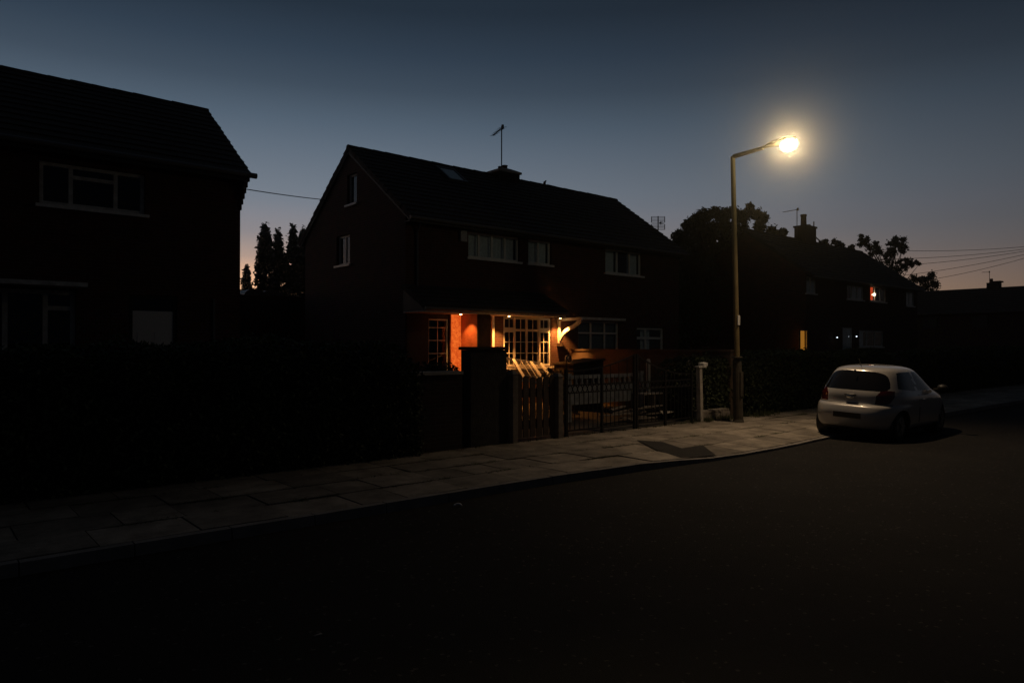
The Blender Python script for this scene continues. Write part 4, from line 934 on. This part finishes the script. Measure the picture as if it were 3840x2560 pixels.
# garden fence closing the gap
b = MB(); ztf = at(1000,1109,Y=27).z; xx = 6.8; fo = thing('board_fence', (10,27,.1), 'high dark board fence across the gap between the two near houses', 'fence')
while xx < 17: b.box(xx,xx+.14,27,27.03,.1,ztf+rng.uniform(-.02,.02)); xx += .145
b.obj('boards', M['darkwood'], fo)
def trunk(mb, p, h, r0, limbs, r):
    p = Vector(p); pts = [p+Vector((r.gauss(0,.04)*i, r.gauss(0,.04)*i, h*i/6)) for i in range(7)]
    mb.tube(pts, [r0*(1-.12*i) for i in range(7)], 8)
    for t in limbs:
        t = Vector(t); s = pts[r.randint(3,6)]; m_ = (s+t)/2+Vector((r.gauss(0,.2),r.gauss(0,.2),.2)); mb.tube([s,m_,t],[r0*.4,r0*.22,r0*.06],6)
for i, (u, v, wpx) in enumerate(((994,860,64),(1044,880,56),(1099,858,54),(1138,870,56),(924,1010,40))):
    yy_ = 54+i*1.7; r = random.Random(40+i); tp = at(u, v, Y=yy_); k = (tp-CAM).length/F; hw = wpx/2*k; gz = .3
    o = thing('poplar_tree', (tp.x,yy_,gz), ('left tall poplar in the gap between the near houses','middle poplar with a broken crown in the gap between the houses','tallest pointed poplar touching the gable edge in the gap','poplar half hidden behind the gable of the lit house','small poplar peeping past the wall of the left house')[i], 'tree', 'poplars behind the houses')
    b = MB(); b.tube([(tp.x,yy_,gz),(tp.x+.1,yy_,tp.z*.5),(tp.x,yy_,tp.z-.5)],[.28,.16,.03],8); b.obj('trunk', M['bark'], o)
    b = MB(); Hh = tp.z-gz
    nl = int(3300*(hw/1.3)*(Hh/12))
    tips = [(r.uniform(-.6,.6), r.uniform(.90,1)) for _ in range(3)]+[(0,1)]
    for _ in range(nl*2):
        t = r.random()**.8; wdt = .98*hw*(1-.05*(1-t))*(min(1,(1-t)/.26))**.7
        ang = r.uniform(0,6.283); rad = wdt*math.sqrt(r.uniform(.12,1.05))
        wob = .18*hw*math.sin(t*23+i*2+ang*2)
        c = Vector((tp.x+math.cos(ang)*(rad+wob), yy_+math.sin(ang)*(rad+wob), gz+.6+(Hh-.7)*t))
        if math.sin(c.x*5.1+i)*math.sin(c.z*1.3+c.x*2)*math.sin(ang*1.5+i) > .5: continue
        for _ in range(2): leaf_quad(b, c+Vector((r.gauss(0,.09),r.gauss(0,.09),r.gauss(0,.28))), .16, r)
    for dx, tt in tips:
        for _ in range(50): leaf_quad(b, Vector((tp.x+dx*hw*.7+r.gauss(0,.08), yy_+r.gauss(0,.15), gz+Hh*tt-abs(r.gauss(0,.5)))), .12, r)
    b.obj('crown', M['leaf'], o)

# ------------------------------------------------------------------ other trees, from crown outlines of branch clumps
def tree(label, base, clumps, per, ls, seed, r0=.2, cl=6, spread=.14, core=None, solid=1, ntw=20, nlf=12):
    r = random.Random(seed); o = thing('leafy_tree', base, label, 'tree', 'broadleaf trees behind the houses')
    b = MB(); tr = MB(); top = max(c[0].z for c in clumps)
    trunk(tr, base, (top-base[2])*.62, r0, [c[0] for c in clumps[::2]], r)
    for c, rad in clumps:
        if solid: crown(b, [(c, rad*.8)], int(per*solid), ls, r, .1, cl, spread*.7)
        for _ in range(ntw):      # leafy twigs fanning out of every clump
            dv = Vector((r.gauss(0,1), r.gauss(0,.7), r.gauss(.45,.8))).normalized(); ln = rad*r.uniform(.5,1.35); q = c.copy()
            tr.tube([c, c+dv*ln], [.014,.006], 4)
            for k in range(nlf):
                q = c+dv*ln*((k+.5)/nlf)+Vector((r.gauss(0,.05), r.gauss(0,.05), r.gauss(0,.05)-.03*k/nlf)); leaf_quad(b, q, ls*r.uniform(.8,1.25), r)
    if core: 
        for c, rad, n in core: crown(b, [(c, rad)], n, ls*1.4, r, .0, cl, spread*1.3)
    b.obj('crown', M['leaf'], o); tr.obj('trunk', M['bark'], o); return o
TY = 23.0
def cl(u, v, px, Y, dy=0):
    p = at(u, v, Y=Y+dy); k = (p-CAM).length/F; return (p, px*k)
t1 = [cl(*a, TY, dy) for *a, dy in ((2545,890,26,0),(2580,850,26,.5),(2612,830,26,-.5),(2640,812,28,0),(2683,800,26,.4),(2720,808,26,-.4),(2752,800,24,0),(2790,812,24,.4),(2812,780,12,0),(2838,806,20,-.3),(2862,816,16,.2),(2850,850,26,0),(2895,868,18,.2),(2925,878,14,0),(2938,872,10,.3),(2700,850,50,0),(2640,870,45,.3),(2770,860,45,0),(2590,900,40,0))]
mid = at(2700, 960, Y=TY)
tree('broad leafy tree crowding the lamp post between two houses', (mid.x,TY,.2), t1, 130, .095, 51, .25, 5, .11,
     core=[(at(2570,985,Y=TY),(1.3,1.3,1.3),800),(at(2540,1120,Y=TY),(1.5,1.3,1.4),1000),(at(2545,1250,Y=TY),(1.5,1.3,1.2),1000),(at(2690,930,Y=TY),(2.3,1.6,1.4),900),(at(2690,1080,Y=TY),(2.6,1.6,1.8),900),(at(2700,1230,Y=TY),(2.6,1.4,1.2),500)])
T2 = 31.0
t2 = [cl(*a, T2, dy) for *a, dy in ((3190,932,12,0),(3240,905,9,.4),(3252,896,8,0),(3228,918,13,-.3),(3262,930,18,0),(3300,945,18,.3),(3340,918,18,0),(3362,905,16,.4),(3388,902,12,0),(3393,926,13,-.4),(3350,945,20,0),(3320,965,22,0),(3375,985,18,.4),(3415,985,15,0),(3436,984,8,.2),(3395,1005,15,0),(3090,912,10,0),(3098,905,7,.3),(3128,908,11,0),(3140,915,9,.4),(3155,925,9,0))]
rr_ = random.Random(8)
for c_, k_ in list(t2):
    for _ in range(2): t2.append((c_+Vector((rr_.gauss(0,k_*1.1), rr_.gauss(0,.4), rr_.gauss(-.1,k_*.8))), k_*.55))
b0 = at(3330, 1100, Y=T2)
tree('tree with ragged sprays showing over the far roof with the red window', (b0.x,T2,.2), t2, 34, .12, 61, .25, 4, .13, core=[(at(3330,1010,Y=T2),(1.6,1.5,.6),120)], solid=.25, ntw=18, nlf=12)
T3 = 30.0
t3 = [cl(*a, T3, dy) for *a, dy in ((3425,1045,12,0),(3445,1050,14,.3),(3465,1048,14,0),(3490,1040,12,.3),(3494,1030,9,0),(3500,1062,14,0),(3510,1072,9,.3),(3470,1070,24,0))]
b0 = at(3475, 1100, Y=T3)
tree('low dark tree between the far house roof and the end house', (b0.x,T3,.2), t3, 70, .14, 71, .2, 5, .2, core=[(at(3470,1120,Y=T3),(1.9,1.5,1.2),300)], solid=.4, ntw=10, nlf=9)

# ------------------------------------------------------------------ overhead cables
def cable(p, q, sag, rad, label, group=None):
    p, q = Vector(p), Vector(q); b = MB(); n = 14
    b.tube([p.lerp(q, i/n)-Vector((0,0,sag*4*(i/n)*(1-i/n))) for i in range(n+1)], rad, 5)
    b.solo('overhead_cable', M['wire'], p, label, 'cable', group)
cable(at(925,710,Y=18.6), at(1225,750,X=HX0), .02, .013, 'single cable strung between the left house and the lit house gable')
pole = at(4020, 905, Y=14.5); labs = ['topmost of the fanned cables at the right edge','second cable from the top of the fan at the right edge','middle cable of the fan at the right edge','second lowest cable of the fan at the right edge','lowest cable of the fan, passing above the small aerial']
for i, (u, v) in enumerate(((3280,936),(3250,972),(3240,1002),(3260,1046),(3400,1062))):
    e = at(u, v, Y=23+i*.4); cable(e, pole-Vector((0,0,.04*i)), .35, .017, labs[i], 'fanned overhead cables')
o = thing('telegraph_pole', (pole.x,pole.y,.1), 'wooden telegraph pole outside the right edge where the cables meet', 'pole')
b = MB(); b.tube([(pole.x,pole.y,0),(pole.x,pole.y,pole.z+.3)],[.14,.1],10); b.obj('shaft', M['bark'], o)
b = MB(); b.tube([(pole.x,pole.y,pole.z-.05),(pole.x,pole.y,pole.z+.05)],.17,10); b.obj('cable_ring', M['metal'], o)

# ------------------------------------------------------------------ street lamp
lb = at(2769, 1582, Z=.12); lt = at(2748, 588, Y=lb.y); LXp = lt.x
o = thing('street_lamp', (lb.x,lb.y,.12), 'tall street lamp, lit, with an angled arm over the pavement', 'street lamp')
d = (lt-lb)
b = MB(); b.tube([lb+d*t for t in (.235,.245,.60,1.0)], [.070,.068,.064,.056], 14); b.obj('column', M['lamp_post'], o, smooth=False)
b = MB(); b.tube([lb+d*t for t in (0,.012,.23,.243)], [.145,.118,.105,.072], 14); b.obj('column_base', M['darkbase'], o)  # base section darker than the column above
b = MB(); b.tube([lb+d*.2435, lb+d*.2475], .13, 14); b.obj('collar', M['darkbase'], o)
b = MB(); p = lb+d*.145; b.box(p.x-.06,p.x+.06,p.y-.125,p.y-.10,p.z-.3,p.z+.3); b.obj('access_door', M['darkbase'], o)
b = MB(); p = lb+d*.385; b.box(p.x-.05,p.x+.05,p.y-.078,p.y-.063,p.z-.12,p.z+.12); b.obj('number_plate', M['paint'], o)
ae = at(2862, 555, X=LXp+.02); hc = at(2946, 530, X=LXp+.04)
b = MB(); b.tube([lt-Vector((0,0,.05)), lt+Vector((0,-.03,.0)), ae], [.058,.055,.045], 12); b.obj('arm', M['lamp_post'], o)
hd = (hc-ae).normalized(); hs = X_
hl_ = MB(); a0 = ae-hd*.02; prof = [(0,.05,.05),(.10,.055,.06),(.16,.10,.075),(.30,.145,.10),(.55,.15,.10),(.70,.12,.08),(.80,.06,.05)]
bs = 0; n = 16
for (t, wx, hz) in prof:
    c = a0+hd*t
    for k in range(n):
        w_ = 2*math.pi*k/n; z = math.sin(w_); hl_.v.append(c+hs*wx*math.cos(w_)+Z_*(hz*z if z > 0 else .25*hz*z))
for i in range(len(prof)-1):
    for k in range(n): k2 = (k+1) % n; hl_.f.append((i*n+k,i*n+k2,(i+1)*n+k2,(i+1)*n+k))
hl_.f.append(tuple(range(n))); hl_.f.append(tuple((len(prof)-1)*n+k for k in range(n)))
lan = hl_.obj('lantern', M['lamp_post'], o, smooth=True)
b = MB(); c = a0+hd*.66+Vector((0,0,-.10)); b.ell((0,0,0), (.185,.215,.175), 28, 18)
rot = Matrix.Rotation(math.atan2(hd.z, -hd.y), 3, 'X').inverted()
b.v = [c+rot@q_ for q_ in b.v]; b.obj('bowl', M['bowl'], lan, smooth=True)
b = MB(); b.ell(c-Vector((0,0,.01)), (.125,.15,.12), 20, 12); b.obj('bulb', M['arc'], lan, smooth=True)
# the lantern's light: a wide pool, plus a camera-facing beam added for the halo
for nm, en, dr, ang, bl in (('street_lamp_pool', 740, (-.22,-.50,-1), 128, .85), ('street_lamp_halo_beam', 4000, (-.855,-.453,-.13), 42, .85)):
    ld = bpy.data.lights.new(nm, 'SPOT'); lo = bpy.data.objects.new(nm, ld); C.objects.link(lo)
    ld.energy = en; ld.color = (1,.69,.41) if 'pool' in nm else (1,.72,.34); ld.spot_size = R(ang); ld.spot_blend = bl; ld.shadow_soft_size = .10
    lo.location = c-Vector((0,0,.01)); lo.rotation_euler = Vector(dr).to_track_quat('-Z','Y').to_euler()

# ------------------------------------------------------------------ parked car (three-door hatchback seen from behind)
def interp(tab, z):
    if z <= tab[0][0]: return tab[0][1]
    for i in range(len(tab)-1):
        (a, fa_), (b_, fb2) = tab[i], tab[i+1]
        if z <= b_:
            t = (z-a)/(b_-a)
            m0 = (fb2-tab[i-1][1])/(b_-tab[i-1][0]) if i > 0 else (fb2-fa_)/(b_-a)
            m1 = (tab[i+2][1]-fa_)/(tab[i+2][0]-a) if i+2 < len(tab) else (fb2-fa_)/(b_-a)
            h = b_-a; t2, t3 = t*t, t*t*t
            v = (2*t3-3*t2+1)*fa_+(t3-2*t2+t)*h*m0+(-2*t3+3*t2)*fb2+(t3-t2)*h*m1
            return min(max(v, min(fa_, fb2)-.02), max(fa_, fb2)+.02)
    return tab[-1][1]
XR = [(.17,.16),(.28,.05),(.40,.01),(.52,.0),(.62,.02),(.685,.055),(.715,.125),(.75,.145),(.9,.155),(1.0,.19),(1.2,.31),(1.36,.43),(1.42,.50),(1.46,.66),(1.485,.92),(1.497,1.25),(1.50,1.42)]
XF = [(.17,3.42),(.3,3.57),(.5,3.61),(.65,3.56),(.75,3.46),(.83,3.30),(.9,3.08),(.97,2.90),(1.05,2.77),(1.2,2.52),(1.36,2.24),(1.42,2.10),(1.46,1.95),(1.485,1.75),(1.497,1.58),(1.50,1.46)]
HW = [(.17,.74),(.26,.80),(.4,.825),(.55,.83),(.7,.825),(.8,.82),(.88,.805),(.95,.775),(1.05,.735),(1.2,.675),(1.34,.615),(1.40,.575),(1.44,.52),(1.47,.43),(1.488,.31),(1.497,.17),(1.50,.03)]
NE = [(.17,4.4),(.6,4.4),(.8,4.0),(1.0,3.8),(1.4,3.3),(1.5,2.4)]
zs = [.17+.0085*i for i in range(144)]; zs = [z for z in zs if z < 1.385]+[1.385+.115*(1-(1-i/40)**2.2) for i in range(41)]
NT = 560
ths = [2*math.pi*i/NT for i in range(NT)]
carv = []
for z in zs:
    xr, xf, hw, ne = interp(XR,z), interp(XF,z), interp(HW,z), interp(NE,z); xc, ax = (xr+xf)/2, (xf-xr)/2
    for a in ths:
        c, s = math.cos(a), math.sin(a)
        y = hw*math.copysign(abs(s)**(2/ne), s)
        # slight tumble so the tail narrows
        x = xc+ax*math.copysign(abs(c)**(2/ne), c)
        tail = max(0, (.9-x)/.9); nose = max(0, (x-2.7)/.9)
        y *= 1-.05*tail**2-.12*nose**2
        carv.append(Vector((x, y, z)))
WXs = (.66, 2.96); WR = .285; CZ = .285
parts = {k: MB() for k in ('body','rear_window','side_window','windscreen','tail_light','lower_trim')}
sides = {k: {} for k in parts}
TL = [(-.30,.735),(-.255,.90),(-.07,1.025),(.30,1.0),(.25,.89),(.06,.745)]
def inpoly(x, y):
    r_ = False
    for (x1,y1),(x2,y2) in zip(TL, TL[1:]+TL[:1]):
        if (y1 > y) != (y2 > y) and x < (x2-x1)*(y-y1)/(y2-y1)+x1: r_ = not r_
    return r_
def region(p, z):
    x, y = p.x, p.y; sy = abs(y); xr, xf, hw = interp(XR,z), interp(XF,z), interp(HW,z)
    for xw in WXs:
        if sy > .5 and (x-xw)**2+(z-CZ)**2 < .335**2: return None
    if z < .235: return 'lower_trim'
    if x < xr+.24 and .97 < z < 1.40:
        wy = .65-.15*((z-1.0)/.38); 
        if (sy/wy)**5+(abs(z-1.19+.02*(sy/.6)**2)/.195)**4 < 1: return 'rear_window'
    if x > xf-.26 and .99 < z < 1.40 and sy < hw-.10: return 'windscreen'
    if sy > .42 and 1.37 > z > .985+.10*max(0,(1.25-x)):
        lo = xr+.40+.10*(1.37-z); hi = xf-.20
        if lo < x < hi and not (1.42+.1*(z-1) < x < 1.50+.1*(z-1)) and z < 1.37-.12*max(0,(.95-x)): return 'side_window'
    q = (x-xr)-(hw*(1-.05)-sy)
    if x < .85 and .70 < z < 1.06 and sy > .36 and inpoly(q, z): return 'tail_light'
    if sy > .5 and .33 < z < .975 and (abs(x-1.45) < .006 or abs(x-2.66) < .006): return 'panel_gap'
    if x < .40 and abs(z-.722) < .006: return 'panel_gap'
    return 'body'
for j in range(len(zs)-1):
    for i in range(NT):
        i2 = (i+1) % NT; q = [carv[j*NT+i],carv[j*NT+i2],carv[(j+1)*NT+i2],carv[(j+1)*NT+i]]
        cpt = sum(q, Vector())/4; k = region(cpt, cpt.z)
        if k is None: continue
        key = k+('L' if cpt.y > 0 else 'R') if k in ('tail_light',) else (k if k != 'side_window' else k+('L' if cpt.y > 0 else 'R')+('f' if cpt.x > 1.45 else 'b'))
        parts.setdefault(key, MB()).quad(*q)
parts['body'].v += []; bs = len(parts['body'].v); parts['body'].v += carv[-NT:]; parts['body'].f.append(tuple(bs+i for i in range(NT)))
pb = parts['lower_trim']; bs = len(pb.v); pb.v += carv[:NT]; pb.f.append(tuple(bs+i for i in reversed(range(NT))))
car_loc = Vector((15.15, 6.93, .045)); car_rot = R(2.0)
car = thing('parked_car', car_loc, 'pale three-door hatchback car parked half on the pavement, seen from behind', 'car')
car.rotation_euler = (R(2.2), 0, car_rot); car.scale = (1.09,1.09,1.03)
def cpart(mb, name, m, parent=None, smooth=True):
    o = link(name, mb.mesh(name, m, smooth)); o.parent = parent or car; return o
nb = len(parts['body'].f); gp_ = parts['panel_gap']; bs = len(parts['body'].v)
parts['body'].v += gp_.v; parts['body'].f += [tuple(i+bs for i in f) for f in gp_.f]
me = bpy.data.meshes.new('body'); me.from_pydata(parts['body'].v, [], parts['body'].f); me.materials.append(M['carpaint']); me.materials.append(M['trim'])
for k_, p_ in enumerate(me.polygons): p_.material_index = int(k_ >= nb)
bm = bmesh.new(); bm.from_mesh(me); bmesh.ops.remove_doubles(bm, verts=bm.verts, dist=1e-4); bmesh.ops.recalc_face_normals(bm, faces=bm.faces)
for f in bm.faces: f.smooth = True
bm.to_mesh(me); bm.free(); body = link('body', me); body.parent = car
cpart(parts['lower_trim'], 'lower_trim', M['trim'])
for k, mb in parts.items():
    if not mb.f or k in ('body','lower_trim','panel_gap'): continue
    nm = k.rstrip('LRfb') if k[-1] in 'LRfb' else k
    cpart(mb, nm, M['taillens'] if 'tail' in k else M['trim'] if 'gap' in k else M['carglass'])
for xw in WXs:
    for s in (-1, 1):
        yc = s*.665
        b = MB(); b.tube([(xw,yc-.09,CZ),(xw,yc-.075,CZ),(xw,yc+.075,CZ),(xw,yc+.09,CZ)], [.25,WR,WR,.25], 28); wh = cpart(b, 'wheel', M['rubber'], smooth=False)
        b = MB(); yo_ = yc+s*.083; b.tube([(xw,yo_,CZ),(xw,yo_+s*.012,CZ)], [.2,.19], 24)
        for a in range(5):
            w_ = a*2*math.pi/5; b.bar((xw,yo_+s*.014,CZ),(xw+.18*math.cos(w_),yo_+s*.014,CZ+.18*math.sin(w_)),.05,.02)
        b.obj('rim', M['rim'], wh) if False else cpart(b, 'rim', M['rim'], wh, smooth=False)
        b = MB(); b.tube([(xw,s*.5,CZ),(xw,s*.735,CZ)], .345, 24, cap=False); b.tube([(xw,s*.499,CZ),(xw,s*.51,CZ)], .35, 24); cpart(b, 'wheel_arch', M['trim'])
b = MB(); b.box(.5,3.2,-.6,.6,.16,.5); cpart(b, 'underbody', M['trim'], smooth=False)
b = MB(); b.ell((.135,0,.865), (.03,.085,.05), 16, 10); cpart(b, 'badge', M['chrome'])
b = MB(); b.ell((.138,0,.90), (.035,.12,.022), 14, 8); cpart(b, 'boot_handle', M['trim'])
b = MB(); xb = interp(XR,.5); b.box(-.006,.03,-.26,.26,.43,.54); cpart(b, 'number_plate', M['plate'], smooth=False)
for s in (-1,1):
    b = MB(); b.ell((2.42,s*.93,1.03), (.07,.10,.07), 14, 8); mi = cpart(b, 'wing_mirror', M['trim'])
    b = MB(); b.bar((2.46,s*.76,.98),(2.43,s*.88,1.0),.05,.04); cpart(b, 'mirror_arm', M['trim'], mi, smooth=False)
    b = MB(); hx = 1.62; b.ell((hx,s*.832,.80), (.10,.018,.018), 12, 6); cpart(b, 'door_handle', M['carpaint'])
b = MB(); b.tube([(.33,.0,1.40),(.30,.0,1.34)],[.02,.012],8); b.bar((.235,0,1.03),(.30,-.36,1.06),.018); cpart(b, 'rear_wiper', M['trim'], smooth=False)
b = MB(); b.tube([(.62,0,1.47),(.5,0,1.62)],[.008,.004],6); cpart(b, 'roof_aerial', M['trim'], smooth=False)
b = MB()
for s in (-1,1): b.box(.62,.75,s*.35-.2,s*.35+.2,.6,1.1); b.box(1.7,1.85,s*.35-.2,s*.35+.2,.5,1.15)
# ------------------------------------------------------------------ weeds and litter
r = random.Random(77); b = MB()
def tuft(x, y, n, h):
    for _ in range(n):
        z = ground_z(x,y)-.01; p = Vector((x+r.gauss(0,.05), y+r.gauss(0,.03), z)); t = p+Vector((r.gauss(0,.05),r.gauss(0,.05),h*r.uniform(.4,1.2))); s = Vector((r.uniform(-1,1),r.uniform(-1,1),0)).normalized()*.007
        k = len(b.v); b.v += [p-s, p+s, t]; b.f.append((k,k+1,k+2))
x = -9
while x < 40:
    tuft(x, PROP-.02+r.gauss(0,.04), r.randint(3,14), .09); x += r.uniform(.06,.3)
for _ in range(60):
    xx = r.uniform(14.5,18.5); tuft(xx, PROP-.05-abs(r.gauss(0,.18)), 16, .16)
for _ in range(130):
    xx = r.uniform(2,20); k = r.choice((1,2,2,3,3)); y0 = kerb_y(xx)+.132; tuft(xx, y0+(PROP+.02-y0)*k/4+r.gauss(0,.01), r.randint(4,12), .03)
for _ in range(70):
    xx = r.uniform(1,19); k = r.choice((1,2,2,3,3)); L_ = r.uniform(.15,.6)
    for q in range(int(L_/.03)):
        x2 = xx+q*.03; y0 = kerb_y(x2)+.132; tuft(x2, y0+(PROP+.02-y0)*k/4+r.gauss(0,.012), 6, .028)
go_ = b.obj('weeds', M['grass']); go_['kind'] = 'stuff'
lp = at(1716, 1900, Z=.0)
b = MB(); b.tube([lp+Vector((.05*math.cos(a)-.0,.05*math.sin(a),.02+.01*math.sin(a*2))) for a in [-.4+k*.28 for k in range(10)]], .011, 6)
b.solo('litter_scrap', M['litter'], lp, 'pale curled scrap of litter lying on the road by the kerb', 'litter', smooth=True)
lp = at(1193, 2382, Z=.0)
b = MB(); b.hexa([(lp.x-.03,lp.y-.012,.002),(lp.x+.03,lp.y-.01,.002),(lp.x+.028,lp.y+.012,.002),(lp.x-.03,lp.y+.012,.002),(lp.x-.025,lp.y-.01,.012),(lp.x+.03,lp.y-.01,.008),(lp.x+.025,lp.y+.01,.012),(lp.x-.03,lp.y+.01,.007)])
b.solo('litter_scrap', M['kerb'], lp, 'tiny flat scrap of litter in the middle of the near road', 'litter')

# ------------------------------------------------------------------ thin haze, added to spread a glow round the street lamp
hm = bpy.data.materials.new('haze'); hm.use_nodes = True; hn = hm.node_tree.nodes; hn.remove(hn['Principled BSDF'])
pvn = hn.new('ShaderNodeVolumePrincipled'); pvn.inputs['Color'].default_value = (.9,.9,.9,1); pvn.inputs['Density'].default_value = .0003; pvn.inputs['Anisotropy'].default_value = .965
hm.node_tree.links.new(pvn.outputs[0], hn['Material Output'].inputs['Volume'])
b = MB(); b.box(-310,510,-310,510,-1.03,16); hz = b.obj('haze', hm); hz['kind'] = 'stuff'

# ------------------------------------------------------------------ render settings
S.render.engine = 'CYCLES'
S.view_settings.view_transform = 'Standard'; S.view_settings.look = 'None'; S.view_settings.exposure = 0; S.view_settings.gamma = 1
S.cycles.use_denoising = True; S.cycles.sample_clamp_indirect = 4
S.cycles.max_bounces = 6; S.cycles.transparent_max_bounces = 12
